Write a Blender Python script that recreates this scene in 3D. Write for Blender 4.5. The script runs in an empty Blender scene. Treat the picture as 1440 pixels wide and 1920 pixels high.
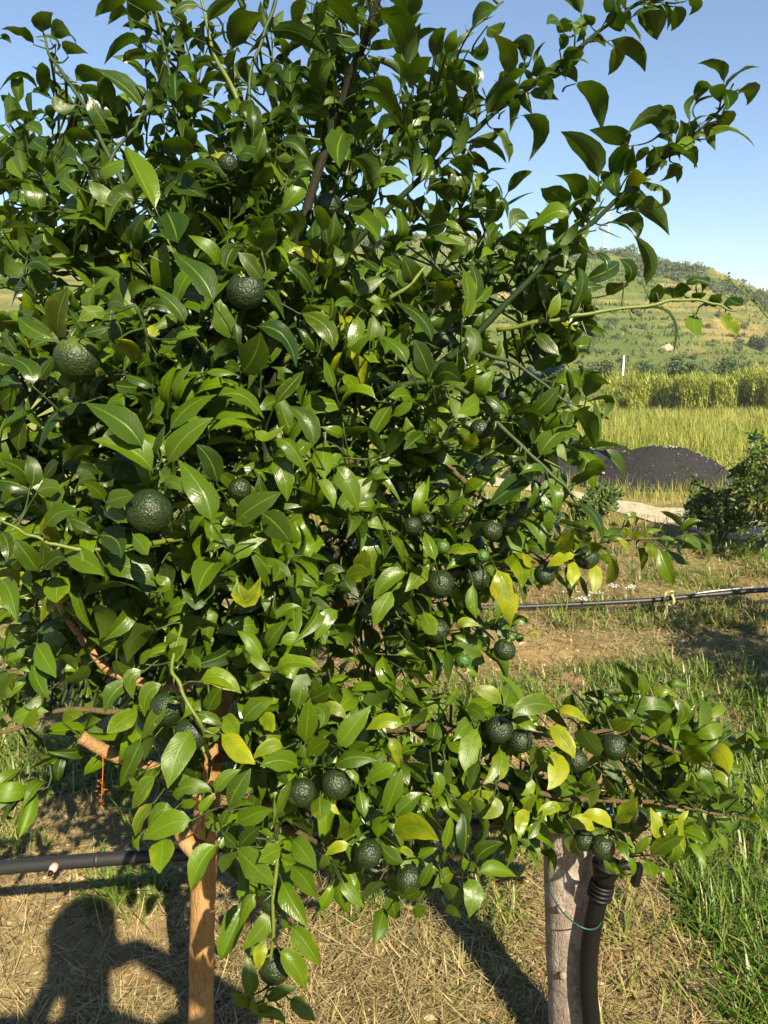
import bpy, bmesh, math, random
import numpy as np
from mathutils import Vector, Matrix, noise

random.seed(7)
RNG = np.random.default_rng(7)
SC = bpy.context.scene
COL = SC.collection

# ------------------------------------------------------------------ camera
CAM_H = 1.60
F_PX = 1450.0                      # focal length in pixels of the 1440 x 1920 photograph
PITCH = math.atan(310.0 / F_PX)    # the level horizon lies a little above the middle
cam_d = bpy.data.cameras.new('camera')
cam = bpy.data.objects.new('camera', cam_d)
COL.objects.link(cam)
cam.location = (0, 0, CAM_H)
cam.rotation_euler = (math.pi / 2 - PITCH, 0, 0)
cam_d.sensor_fit = 'VERTICAL'
cam_d.sensor_height = 36.0
cam_d.lens = 36.0 * F_PX / 1920.0
cam_d.clip_start = 0.02
cam_d.clip_end = 3000.0
SC.camera = cam

# ------------------------------------------------------------------ daylight
SUN_EL = math.radians(39.0)
SUN_AZ = math.radians(157.0)       # clockwise from +Y (the view direction): behind the camera, to its right
world = bpy.data.worlds.new("World")
SC.world = world
world.use_nodes = True
wn = world.node_tree.nodes
wl = world.node_tree.links
wn.clear()
w_out = wn.new('ShaderNodeOutputWorld')
w_bg = wn.new('ShaderNodeBackground')
w_sky = wn.new('ShaderNodeTexSky')
w_sky.sky_type = 'NISHITA'
w_sky.sun_disc = False
w_sky.sun_elevation = SUN_EL
w_sky.sun_rotation = SUN_AZ
w_sky.air_density = 1.0
w_sky.dust_density = 0.25
w_sky.ozone_density = 3.0
w_bg.inputs['Strength'].default_value = 0.058
wl.new(w_sky.outputs[0], w_bg.inputs['Color'])
wl.new(w_bg.outputs[0], w_out.inputs['Surface'])

sun_d = bpy.data.lights.new('sun', 'SUN')
sun_d.energy = 5.0
sun_d.angle = math.radians(0.5)
sun_d.color = (1.0, 0.88, 0.65)
sun = bpy.data.objects.new('sun', sun_d)
COL.objects.link(sun)
SUN_DIR = Vector((math.sin(SUN_AZ) * math.cos(SUN_EL), math.cos(SUN_AZ) * math.cos(SUN_EL), math.sin(SUN_EL)))
sun.rotation_euler = SUN_DIR.to_track_quat('Z', 'Y').to_euler()
sun.location = SUN_DIR * 30

vs = SC.view_settings
vs.view_transform = 'Standard'
vs.look = 'None'
vs.gamma = 1.0
vs.use_curve_mapping = False
vs.exposure = 1.55
SC.cycles.max_bounces = 8
SC.cycles.diffuse_bounces = 3
SC.cycles.glossy_bounces = 3
SC.cycles.transmission_bounces = 4
SC.cycles.volume_bounces = 0
SC.cycles.sample_clamp_indirect = 6.0

# ------------------------------------------------------------------ helpers
CP, SP = math.cos(PITCH), math.sin(PITCH)

def P(px, py, d):
    """the world point seen at pixel (px, py) of the 1440 x 1920 frame, d metres along the view axis"""
    u = (px - 720.0) / F_PX
    v = -(py - 960.0) / F_PX
    return np.array((u * d, d * (CP + v * SP), CAM_H + d * (v * CP - SP)))

def PY(px, py, fy):
    """same, on the upright plane world y = fy"""
    v = -(py - 960.0) / F_PX
    return P(px, py, fy / (CP + v * SP))

def project(p):
    x, y, z = p[0], p[1], p[2] - CAM_H
    d = y * CP - z * SP
    up = y * SP + z * CP
    return 720 + F_PX * x / d, 960 - F_PX * up / d, d

def terrain(x, y):
    """level orchard, then the land falls gently to the valley"""
    t = np.maximum(np.asarray(y, float) - 7.0, 0.0)
    drop = np.where(t < 75, 0.060 * t * np.minimum(1.0, t / 6.0 * 0.5 + 0.5), 0.060 * 75)
    return -drop

def G(px, py):
    """ground point under a pixel"""
    a, b = 0.3, 400.0
    o = P(px, py, 0.0); r = P(px, py, 1.0) - o
    lo, hi = 0.3, 500.0
    for _ in range(60):
        m = 0.5 * (lo + hi)
        q = o + r * m
        if q[2] > terrain(q[0], q[1]): lo = m
        else: hi = m
    return o + r * lo

def tag(o, label=None, cat=None, group=None, kind=None):
    if label: o['label'] = label
    if cat: o['category'] = cat
    if group: o['group'] = group
    if kind: o['kind'] = kind
    return o

def empty(name, loc, label, cat, group=None):
    o = bpy.data.objects.new(name, None)
    COL.objects.link(o)
    o.location = [float(c) for c in loc]
    o.empty_display_size = 0.1
    return tag(o, label, cat, group)

def link(name, me, parent=None, mat=None):
    o = bpy.data.objects.new(name, me)
    COL.objects.link(o)
    if mat is not None and len(me.materials) == 0:
        me.materials.append(mat)
    if parent is not None:
        o.parent = parent
        o.location = [-c for c in parent_world(parent)]
    return o

def parent_world(p):
    v = Vector((0, 0, 0))
    while p is not None:
        v = v + p.location
        p = p.parent
    return v

def mesh_np(name, V, F, smooth=True, tone=None, uv=None):
    """mesh from numpy arrays; F is a list of (n,k) index arrays"""
    me = bpy.data.meshes.new(name)
    V = np.asarray(V, np.float32).reshape(-1, 3)
    Fs = [np.asarray(f, np.int32) for f in (F if isinstance(F, (list, tuple)) else [F]) if len(f)]
    nl = sum(f.size for f in Fs)
    nf = sum(len(f) for f in Fs)
    me.vertices.add(len(V)); me.vertices.foreach_set('co', V.ravel())
    me.loops.add(nl); me.polygons.add(nf)
    idx = np.concatenate([f.ravel() for f in Fs])
    tot = np.concatenate([np.full(len(f), f.shape[1], np.int32) for f in Fs])
    start = np.concatenate([[0], np.cumsum(tot)[:-1]]).astype(np.int32)
    me.loops.foreach_set('vertex_index', idx)
    me.polygons.foreach_set('loop_start', start)
    me.polygons.foreach_set('loop_total', tot)
    me.update(calc_edges=True)
    me.polygons.foreach_set('use_smooth', np.full(nf, smooth, bool))
    if tone is not None:
        a = me.attributes.new('tone', 'FLOAT_COLOR', 'POINT')
        a.data.foreach_set('color', np.asarray(tone, np.float32).reshape(-1))
    if uv is not None:
        l = me.uv_layers.new(name='UVMap')
        l.data.foreach_set('uv', np.asarray(uv, np.float32)[idx].ravel())
    me.validate()
    return me

class MB:
    """collects pieces of one mesh"""
    def __init__(s): s.V = []; s.Q = []; s.T = []; s.n = 0; s.C = []
    def add(s, V, Q=None, T=None, tone=None):
        V = np.asarray(V, float).reshape(-1, 3)
        if Q is not None and len(Q): s.Q.append(np.asarray(Q, int) + s.n)
        if T is not None and len(T): s.T.append(np.asarray(T, int) + s.n)
        s.C.append(np.tile(np.asarray((0.5, 0, 0.5, 1) if tone is None else tone, float), (len(V), 1)) if tone is None or np.ndim(tone) == 1 else tone)
        s.V.append(V); s.n += len(V)
    def tube(s, pts, rad, sides=6, cap=True, tone=None, rough=0.0):
        pts = np.asarray(pts, float); n = len(pts)
        rad = np.broadcast_to(np.asarray(rad, float), (n,))
        tg = np.gradient(pts, axis=0); tg /= np.linalg.norm(tg, axis=1)[:, None] + 1e-12
        ref = np.array((0.31, 0.2, 0.93)) if abs(tg[0] @ np.array((0.31, 0.2, 0.93))) < 0.9 else np.array((1.0, 0.1, 0))
        a = np.arange(sides) * 2 * math.pi / sides
        V = []
        s1 = np.cross(tg[0], ref); s1 /= np.linalg.norm(s1)
        for i in range(n):
            s1 = s1 - tg[i] * (s1 @ tg[i]); s1 /= np.linalg.norm(s1) + 1e-12
            s2 = np.cross(tg[i], s1)
            rr = rad[i] * (1 + rough * RNG.normal(size=sides)) if rough else np.full(sides, rad[i])
            V.append(pts[i] + rr[:, None] * (np.cos(a)[:, None] * s1 + np.sin(a)[:, None] * s2))
        V = np.concatenate(V)
        i = np.arange(n - 1)[:, None] * sides
        j = np.arange(sides)[None, :]; k = (j + 1) % sides
        Q = np.stack([i + j, i + k, i + sides + k, i + sides + j], -1).reshape(-1, 4)
        T = []
        if cap:
            V = np.concatenate([V, pts[:1], pts[-1:]])
            c0, c1 = n * sides, n * sides + 1
            for q in range(sides):
                T.append((c0, (q + 1) % sides, q)); T.append((c1, (n - 1) * sides + q, (n - 1) * sides + (q + 1) % sides))
        s.add(V, Q, T, tone)
    def box(s, c, h, rot=None, tone=None):
        c = np.asarray(c, float); h = np.asarray(h, float)
        V = np.array([(x, y, z) for x in (-1, 1) for y in (-1, 1) for z in (-1, 1)], float) * h
        if rot is not None: V = V @ np.array(rot).T
        Q = [(0, 1, 3, 2), (4, 6, 7, 5), (0, 4, 5, 1), (2, 3, 7, 6), (0, 2, 6, 4), (1, 5, 7, 3)]
        s.add(V + c, Q, None, tone)
    def build(s, name, mat, parent=None, smooth=True):
        V = np.concatenate(s.V)
        F = []
        if s.Q: F.append(np.concatenate(s.Q))
        if s.T: F.append(np.concatenate(s.T))
        me = mesh_np(name, V, F, smooth, np.concatenate(s.C))
        return link(name, me, parent, mat)

def spline(pts, n):
    """smooth curve through points (Catmull-Rom), any width of columns"""
    p = np.asarray(pts, float)
    p = np.vstack([2 * p[0] - p[1], p, 2 * p[-1] - p[-2]])
    m = len(p) - 3
    t = np.linspace(0, m - 1e-6, n)
    i = t.astype(int); u = (t - i)[:, None]
    a, b, c, d = p[i], p[i + 1], p[i + 2], p[i + 3]
    return 0.5 * (2 * b + (c - a) * u + (2 * a - 5 * b + 4 * c - d) * u * u + (3 * b - a - 3 * c + d) * u ** 3)

# ------------------------------------------------------------------ materials
class NT:
    def __init__(s, name):
        s.m = bpy.data.materials.new(name); s.m.use_nodes = True
        s.t = s.m.node_tree; s.t.nodes.clear()
        s.out = s.t.nodes.new('ShaderNodeOutputMaterial')
    def n(s, typ, **kw):
        o = s.t.nodes.new('ShaderNode' + typ)
        for k, v in kw.items():
            if k in o.inputs.keys() if isinstance(k, str) else False: pass
            setattr(o, k, v)
        return o
    def l(s, a, b): s.t.links.new(a, b)
    def val(s, sock, v):
        if hasattr(v, 'node'): s.l(v, sock)
        else: sock.default_value = v
    def math(s, op, a, b=0.0, clamp=False):
        o = s.n('Math', operation=op, use_clamp=clamp)
        s.val(o.inputs[0], a); s.val(o.inputs[1], b)
        return o.outputs[0]
    def mix(s, f, a, b, mode='MIX'):
        o = s.n('Mix', data_type='RGBA', blend_type=mode)
        s.val(o.inputs[0], f)
        s.val(o.inputs[6], a if hasattr(a, 'node') else (*a, 1)); s.val(o.inputs[7], b if hasattr(b, 'node') else (*b, 1))
        return o.outputs[2]
    def noise(s, scale, detail=4, rough=0.55, vec=None, dist=0.0):
        o = s.n('TexNoise'); o.inputs['Scale'].default_value = scale; o.inputs['Detail'].default_value = detail
        o.inputs['Roughness'].default_value = rough; o.inputs['Distortion'].default_value = dist
        if vec is not None: s.l(vec, o.inputs['Vector'])
        return o.outputs['Fac']
    def voro(s, scale, vec=None, out='Distance', feature='F1'):
        o = s.n('TexVoronoi', feature=feature); o.inputs['Scale'].default_value = scale
        if vec is not None: s.l(vec, o.inputs['Vector'])
        return o.outputs[out]
    def ramp(s, f, stops):
        o = s.n('ValToRGB'); e = o.color_ramp.elements
        while len(e) < len(stops): e.new(0.5)
        for k, (p, c) in enumerate(stops):
            e[k].position = p; e[k].color = (*c, 1) if len(c) == 3 else c
        s.l(f, o.inputs[0]); return o.outputs[0]
    def smooth(s, f, a, b):
        o = s.n('MapRange', interpolation_type='SMOOTHSTEP')
        s.val(o.inputs[0], f); o.inputs[1].default_value = a; o.inputs[2].default_value = b
        return o.outputs[0]
    def coords(s, which='Object', scale=None):
        o = s.n('TexCoord').outputs[which]
        if scale is not None:
            m = s.n('Mapping'); m.inputs['Scale'].default_value = scale
            s.l(o, m.inputs['Vector']); o = m.outputs[0]
        return o
    def geopos(s, scale=None):
        o = s.n('NewGeometry').outputs['Position']
        if scale is not None:
            m = s.n('Mapping'); m.inputs['Scale'].default_value = scale
            s.l(o, m.inputs['Vector']); o = m.outputs[0]
        return o
    def sep(s, v):
        o = s.n('SeparateXYZ'); s.l(v, o.inputs[0]); return o.outputs
    def tone(s):
        o = s.n('Attribute', attribute_type='GEOMETRY', attribute_name='tone')
        q = s.n('SeparateColor'); s.l(o.outputs['Color'], q.inputs[0]); return q.outputs
    def bump(s, h, strength=0.3, dist=0.01):
        o = s.n('Bump'); o.inputs['Strength'].default_value = strength; o.inputs['Distance'].default_value = dist
        s.l(h, o.inputs['Height']); return o.outputs[0]
    def bsdf(s, col, rough=0.5, spec=0.5, normal=None, metal=0.0):
        o = s.n('BsdfPrincipled')
        s.val(o.inputs['Base Color'], col if hasattr(col, 'node') else (*col, 1))
        s.val(o.inputs['Roughness'], rough); s.val(o.inputs['Specular IOR Level'], spec); s.val(o.inputs['Metallic'], metal)
        if normal is not None: s.l(normal, o.inputs['Normal'])
        return o.outputs[0]
    def done(s, sh):
        s.l(sh, s.out.inputs['Surface']); return s.m
    def leafmix(s, base, tcol, f):
        tr = s.n('BsdfTranslucent'); s.val(tr.inputs['Color'], tcol if hasattr(tcol, 'node') else (*tcol, 1))
        m = s.n('MixShader'); m.inputs[0].default_value = f
        s.l(base, m.inputs[1]); s.l(tr.outputs[0], m.inputs[2]); return m.outputs[0]

def mat_leaf(name, veins=True):
    k = NT(name)
    t = k.tone()
    uv = k.sep(k.coords('UV'))
    au = k.math('ABSOLUTE', k.math('SUBTRACT', uv[0], 0.5))          # 0 at the midrib, 0.5 at the margin
    cv = k.n('TexCoord').outputs['UV']
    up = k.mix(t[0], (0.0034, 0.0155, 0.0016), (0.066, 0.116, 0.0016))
    n1 = k.noise(38, 3, vec=k.geopos())
    up = k.mix(k.math('MULTIPLY', n1, 0.20), up, (0.062, 0.110, 0.002))
    # yellowing spreads from the margin and in blotches
    yb = k.smooth(k.math('ADD', k.math('ADD', t[1], k.math('MULTIPLY', k.noise(55, 2, vec=k.geopos()), 0.7)), k.math('MULTIPLY', au, 0.45)), 0.66, 1.22)
    ycol = k.mix(k.noise(70, 3, vec=k.geopos()), (0.16, 0.19, 0.004), (0.33, 0.27, 0.005))
    ph0 = k.math('SUBTRACT', k.math('MULTIPLY', uv[1], 78.0), k.math('MULTIPLY', au, 42.0))
    vg = k.math('MULTIPLY', k.math('POWER', k.math('ADD', k.math('MULTIPLY', k.math('SINE', ph0), 0.5), 0.5), 4.0), 0.45)
    up = k.mix(k.math('MULTIPLY', yb, k.math('SUBTRACT', 0.9, vg)), up, ycol)
    up = k.mix(k.math('MULTIPLY', t[1], 0.55), up, (0.12, 0.165, 0.004))
    rib = k.math('SUBTRACT', 1.0, k.smooth(au, 0.012, 0.045))
    up = k.mix(k.math('MULTIPLY', rib, 0.6), up, (0.11, 0.17, 0.015))
    edge = k.smooth(au, 0.47, 0.495)
    up = k.mix(k.math('MULTIPLY', edge, 0.3), up, (0.10, 0.16, 0.015))
    # lateral veins
    ph = k.math('SUBTRACT', k.math('MULTIPLY', uv[1], 78.0), k.math('MULTIPLY', au, 42.0))
    vein = k.math('POWER', k.math('ADD', k.math('MULTIPLY', k.math('SINE', ph), 0.5), 0.5), 5.0)
    up = k.mix(k.math('MULTIPLY', vein, 0.08), up, (0.08, 0.14, 0.015))
    # small blemishes
    sp = k.smooth(k.math('ADD', k.noise(120, 2, vec=k.geopos()), k.math('MULTIPLY', t[2], 0.10)), 0.80, 0.86)
    up = k.mix(k.math('MULTIPLY', sp, 0.7), up, (0.45, 0.33, 0.06))
    un = k.mix(0.5, up, (0.038, 0.075, 0.010))
    geo = k.n('NewGeometry')
    col = k.mix(geo.outputs['Backfacing'], up, un)
    ro = k.math('ADD', k.math('MULTIPLY', geo.outputs['Backfacing'], 0.22), k.math('ADD', 0.24, k.math('MULTIPLY', t[2], 0.24)))
    h = k.math('ADD', k.math('MULTIPLY', vein, -0.18), k.math('ADD', k.math('MULTIPLY', rib, -1.2), k.math('MULTIPLY', k.noise(90, 3, vec=k.geopos()), 1.6)))
    nrm = k.bump(h, 0.30, 0.0016)
    b = k.bsdf(col, ro, 0.30, nrm)
    tc = k.mix(t[1], (0.095, 0.19, 0.0015), (0.36, 0.32, 0.004))
    return k.done(k.leafmix(b, tc, 0.17))

def mat_bark(name, c1, c2, c3, vs=(14, 14, 3), bump=0.5, patch=0.0, pc=(0.5, 0.47, 0.42), rough=0.85, crackw=0.5, cs=None):
    k = NT(name)
    v = k.geopos(vs)
    a = k.noise(3.0, 6, 0.65, v); b = k.noise(22.0, 4, 0.6, v)
    col = k.mix(a, c1, c2)
    col = k.mix(k.smooth(b, 0.5, 0.75), col, c3)
    if patch:
        pt = k.smooth(k.math('ADD', k.noise(26, 5, 0.7, k.geopos((1, 1, 0.8))), k.math('MULTIPLY', k.noise(5, 2, 0.5, k.geopos()), 0.3)), 0.60, 0.78)
        col = k.mix(k.math('MULTIPLY', pt, patch), col, pc)
    crack = k.voro(5.0, k.geopos(cs) if cs else v, 'Distance', 'DISTANCE_TO_EDGE')
    h = k.math('ADD', k.math('MULTIPLY', k.smooth(crack, 0.0, 0.05 if cs else 0.12), crackw), k.math('ADD', b, a))
    return k.done(k.bsdf(col, rough, 0.25, k.bump(h, bump, 0.004)))

def mat_plain(name, col, rough=0.5, spec=0.5, metal=0.0, grain=0.0, gscale=60, var=0.25):
    k = NT(name)
    a = k.noise(gscale, 4, 0.6, k.geopos())
    c = k.mix(a, tuple(x * (1 - var) for x in col), tuple(min(1, x * (1 + var)) for x in col))
    nr = k.bump(a, grain, 0.002) if grain else None
    return k.done(k.bsdf(c, rough, spec, nr, metal))

def mat_blade(name, ca, cb, cy, tr=0.25, rough=0.5, spec=0.3):
    """blades of grass: tone.r shades between ca and cb, tone.g dries towards cy"""
    k = NT(name); t = k.tone()
    c = k.mix(t[0], ca, cb); c = k.mix(t[1], c, cy)
    return k.done(k.leafmix(k.bsdf(c, rough, spec), k.mix(0.3, c, (0.3, 0.4, 0.02)), tr))
# ------------------------------------------------------------------ ground
def fbm(x, y, s, o=4, seed=0.0):
    return noise.fractal(Vector((x * s + seed, y * s - seed, seed * 0.37)), 1.0, 2.0, o)

def grid_sheet(xs, ys, zf):
    X, Y = np.meshgrid(xs, ys)
    Z = zf(X, Y)
    V = np.stack([X, Y, Z], -1).reshape(-1, 3)
    nx = len(xs); ny = len(ys)
    i = (np.arange(ny - 1)[:, None] * nx + np.arange(nx - 1)[None, :]).reshape(-1)
    return V, np.stack([i, i + 1, i + nx + 1, i + nx], -1)

def ground_z(X, Y):
    Z = terrain(X, Y)
    near = np.exp(-(np.maximum(Y, 0) / 14) ** 2) * np.exp(-(X / 9) ** 2)
    N = np.vectorize(lambda x, y: 0.022 * fbm(x, y, 1.6, 4, 3.1) + 0.03 * fbm(x, y, 0.4, 2, 9.0))(X, Y)
    return Z + N * near - 0.012

gys = np.concatenate([np.linspace(-40, -1.5, 12), np.linspace(-1, 9, 150), 9 + np.geomspace(0.12, 700, 70)])
gxp = np.concatenate([np.linspace(0.03, 4, 60), 4 + np.geomspace(0.15, 900, 40)])
gxs = np.concatenate([-gxp[::-1], gxp])
V, Q = grid_sheet(gxs, gys, ground_z)

def mat_ground():
    k = NT('soil_and_field')
    pos = k.geopos(); s = k.sep(pos)
    soil = k.ramp(k.noise(9, 6, 0.65, pos), [(0.25, (0.085, 0.047, 0.020)), (0.5, (0.165, 0.100, 0.045)), (0.75, (0.26, 0.17, 0.08))])
    straw = k.mix(k.noise(60, 5, 0.7, pos), (0.15, 0.105, 0.045), (0.34, 0.255, 0.12))
    near = k.mix(k.smooth(k.noise(1.3, 4, 0.6, pos), 0.42, 0.6), soil, straw)
    green = k.mix(k.noise(7, 5, 0.6, pos), (0.050, 0.090, 0.015), (0.17, 0.19, 0.045))
    near = k.mix(k.math('MULTIPLY', k.smooth(k.noise(0.8, 4, 0.6, pos), 0.46, 0.62), 0.7), near, green)
    fieldc = k.mix(k.noise(0.7, 6, 0.7, pos), (0.10, 0.14, 0.022), (0.33, 0.30, 0.075))
    col = k.mix(k.smooth(s[1], 6.5, 12.0), near, fieldc)
    h = k.math('ADD', k.noise(45, 6, 0.7, pos), k.math('MULTIPLY', k.noise(220, 3, 0.6, pos), 0.5))
    return k.done(k.bsdf(col, 0.92, 0.15, k.bump(h, 0.6, 0.012)))
ground = link('ground', mesh_np('ground', V, Q), None, mat_ground())
tag(ground, 'tan soil under mown straw running out into a dry green field', 'ground', kind='structure')

# pale dirt track crossing the right of the view
def mat_track():
    k = NT('pale_track'); pos = k.geopos()
    c = k.mix(k.noise(2.2, 6, 0.65, pos), (0.30, 0.24, 0.16), (0.52, 0.44, 0.33))
    c = k.mix(k.smooth(k.noise(14, 4, 0.6, pos), 0.55, 0.7), c, (0.28, 0.22, 0.12))
    return k.done(k.bsdf(c, 0.95, 0.1, k.bump(k.noise(60, 5, 0.7, pos), 0.5, 0.01)))
tc = spline([G(600, 868), G(820, 888), G(1000, 912), G(1110, 938), G(1240, 966), G(1440, 992), G(1700, 1030), G(2300, 1110)], 90)
hw = 0.85 + 0.15 * np.array([fbm(i * 0.31, 2.0, 1.0, 3, 5) for i in range(90)])
rows = []
for w in np.linspace(-1, 1, 9):
    jit = np.array([0.10 * fbm(i * 0.9, w * 3, 1.0, 3, 8) for i in range(90)]) * (abs(w) > 0.9)
    rows.append(np.stack([tc[:, 0] - 0.12 * w, tc[:, 1] + (hw + jit) * w, 0 * tc[:, 0]], -1))
V = np.stack(rows, 0)
V[..., 2] = ground_z(V[..., 0], V[..., 1]) + 0.012
nn = 90
i = (np.arange(8)[:, None] * nn + np.arange(nn - 1)[None]).reshape(-1)
track = link('path', mesh_np('path', V.reshape(-1, 3), np.stack([i, i + 1, i + nn + 1, i + nn], -1)), None, mat_track())
tag(track, 'pale sandy track passing in front of the dark heaps', 'path', kind='structure')

# ------------------------------------------------------------------ hill
RIDGE = [(-900, 520), (-300, 480), (200, 452), (600, 440), (850, 442), (1000, 455), (1100, 470), (1165, 474), (1215, 490), (1290, 500),
         (1330, 520), (1390, 545), (1440, 560), (1540, 590), (1750, 620), (2300, 640)]
HD = 230.0
rxp = np.array([r[0] for r in RIDGE], float); ryp = np.array([r[1] for r in RIDGE], float)
def ridge_h(x, y):
    px = 720 + F_PX * x / np.maximum(y, 60) * 0.98
    yy = np.interp(px, rxp, ryp)
    v = -(yy - 960) / F_PX
    return CAM_H + HD * (v * CP - SP) / (CP + v * SP)
def hill_z(X, Y):
    H = ridge_h(X, Y)
    t = np.clip((Y - 88) / (HD - 88), 0, 1)
    prof = 0.55 * t + 0.45 * (t * t * (3 - 2 * t))
    back = np.clip((Y - HD) / 160, 0, 1)
    Z = -5.0 + (H + 4.6) * prof * (1 - 0.7 * back)
    N = np.vectorize(lambda x, y: fbm(x, y, 0.02, 4, 1.7))(X, Y)
    Z = Z + N * 2.2 * np.clip(t * 4, 0, 1) * (1 - 0.75 * t ** 3)
    ter = (Z + N * 1.3) / 1.55
    fr = ter - np.floor(ter)
    st = np.clip(fr / 0.25, 0, 1); st = st * st * (3 - 2 * st)
    Z = Z + (st - fr) * 1.0 * np.clip((t - 0.04) * 5, 0, 1) * (t < 0.97)
    return Z
hx = np.linspace(-300, 300, 300); hy = np.concatenate([np.linspace(84, 236, 230), np.linspace(240, 420, 16)])
V, Q = grid_sheet(hx, hy, hill_z)
def mat_hill():
    k = NT('hill_grass'); pos = k.geopos(); s = k.sep(pos)
    c = k.mix(k.noise(0.045, 6, 0.65, pos), (0.052, 0.090, 0.016), (0.15, 0.155, 0.042))
    c = k.mix(k.math('MULTIPLY', k.smooth(k.noise(0.022, 4, 0.6, pos), 0.50, 0.62), 0.75), c, (0.23, 0.17, 0.06))
    st = k.smooth(k.noise(1.0, 5, 0.6, k.geopos((0.035, 0.035, 0.62))), 0.42, 0.62)
    c = k.mix(k.math('MULTIPLY', st, 0.7), c, (0.055, 0.095, 0.020))
    c = k.mix(k.math('MULTIPLY', k.smooth(k.noise(0.5, 4, 0.6, pos), 0.52, 0.66), 0.5), c, (0.040, 0.070, 0.018))
    earth = k.smooth(k.noise(0.035, 5, 0.7, k.geopos((1, 1, 1.6)), ), 0.62, 0.70)
    c = k.mix(k.math('MULTIPLY', earth, 0.8), c, (0.36, 0.24, 0.12))
    h = k.noise(0.9, 6, 0.75, pos)
    return k.done(k.bsdf(c, 0.95, 0.1, k.bump(h, 0.9, 0.6)))
hill = link('hill', mesh_np('hill', V, Q), None, mat_hill())
tag(hill, 'terraced green and tan hill rising behind the field', 'hill', kind='structure')

def surf(px, py, lo=60.0, hi=420.0, onhill=True):
    """first point of the hill under a pixel"""
    o = P(px, py, 0.0); r = P(px, py, 1.0) - o
    for d in np.arange(lo, hi, 0.8):
        q = o + r * d
        if q[1] > 85 and q[2] < float(hill_z(np.array([q[0]]), np.array([q[1]]))[0]):
            return q
    return o + r * 225

# ------------------------------------------------------------------ leafy clumps used for far bushes and scrub
def leaf_cards(centres, size, rng, upb=0.5, tone0=0.5, tvar=0.3, yel=0.0):
    """small pointed two-triangle leaves, one per centre"""
    n = len(centres)
    d = rng.normal(size=(n, 3)); d[:, 2] += 0.35; d /= np.linalg.norm(d, axis=1)[:, None]
    m = rng.normal(size=(n, 3)) * 0.8 + np.array((0.15, -0.4, upb)); s = np.cross(d, m); s /= np.linalg.norm(s, axis=1)[:, None] + 1e-9
    L = size * rng.uniform(0.6, 1.3, n)[:, None]; W = L * 0.24
    nn = np.cross(s, d)
    a = centres; b = centres + d * L * 0.5 + s * W + nn * L * 0.06; c = centres + d * L - nn * L * 0.15; e = centres + d * L * 0.5 - s * W + nn * L * 0.06
    V = np.stack([a, b, c, e], 1).reshape(-1, 3)
    Q = np.arange(4 * n).reshape(n, 4)[:, ::-1]
    t = np.clip(tone0 + rng.normal(size=n) * tvar, 0, 1)
    tone = np.stack([t, np.clip(rng.uniform(-0.6, 1, n) * yel, 0, 1), rng.uniform(size=n), np.ones(n)], 1)
    return V, Q, np.repeat(tone, 4, 0)

def lumpy(rng, n, centre, rad, lumps=9):
    """points through a lumpy volume, denser to the outside of each lump"""
    lc = rng.normal(size=(lumps, 3)); lc /= np.linalg.norm(lc, axis=1)[:, None]
    lc *= rng.uniform(0.25, 0.75, lumps)[:, None]
    lr = rng.uniform(0.28, 0.5, lumps)
    k = rng.integers(0, lumps, n)
    p = rng.normal(size=(n, 3)); p /= np.linalg.norm(p, axis=1)[:, None]
    p *= (rng.uniform(0.35, 1, n) ** 0.6 * rng.uniform(0.7, 1.1, n))[:, None]
    return np.asarray(centre) + (lc[k] + p * lr[k][:, None]) * np.asarray(rad)

M_SCRUB = mat_blade('scrub_leaf', (0.028, 0.060, 0.014), (0.085, 0.125, 0.030), (0.20, 0.18, 0.06), 0.15, 0.6)
M_SCRUB_F = mat_blade('grey_scrub_leaf', (0.045, 0.070, 0.024), (0.09, 0.12, 0.040), (0.18, 0.15, 0.07), 0.12, 0.7)
M_TWIG = mat_plain('grey_twig', (0.26, 0.23, 0.20), 0.85, 0.2)
M_WOODY = mat_bark('woody_stem', (0.12, 0.085, 0.05), (0.20, 0.15, 0.09), (0.07, 0.05, 0.03))

# scrub dotted over the hill and along its crest: one mass
rng = np.random.default_rng(11)
VV, QQ, TT = [], [], []; nb = 0
spots = []
for _ in range(380):
    px = rng.uniform(520, 1600); py = rng.uniform(505, 700)
    if rng.uniform() < 0.55 and py < 610: continue
    spots.append((px, py, rng.uniform(0.35, 1.1)))
for px in np.arange(560, 1600, 9):
    if rng.uniform() < 0.8:
        spots.append((px + rng.normal() * 4, np.interp(px, rxp, ryp) + rng.uniform(1, 20) + (14 if px < 1080 else 0) * rng.uniform(), rng.uniform(0.7, 1.9)))
for _ in range(70):
    px = rng.uniform(1180, 1440); spots.append((px, np.interp(px, rxp, ryp) + 8 + 26 * rng.uniform() ** 1.5, rng.uniform(0.9, 2.0)))
for px, py, r in spots:
    q = surf(px, py)
    r *= q[1] / 150
    n = int(110 + 60 * r)
    v, f, t = leaf_cards(lumpy(rng, n, q + np.array((0, 0, r * 0.45)), (r * 1.25, r, r * 0.75), 6), 0.42 * r ** 0.5, rng, 0.6, rng.uniform(0.2, 0.7), 0.25, 0.3)
    VV.append(v); QQ.append(f + nb); TT.append(t); nb += len(v)
scrub = link('scrub', mesh_np('scrub', np.concatenate(VV), np.concatenate(QQ), False, np.concatenate(TT)), None, M_SCRUB_F)
tag(scrub, 'grey green scrub dotted over the terraced hill and its crest', 'scrub', kind='stuff')

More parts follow.
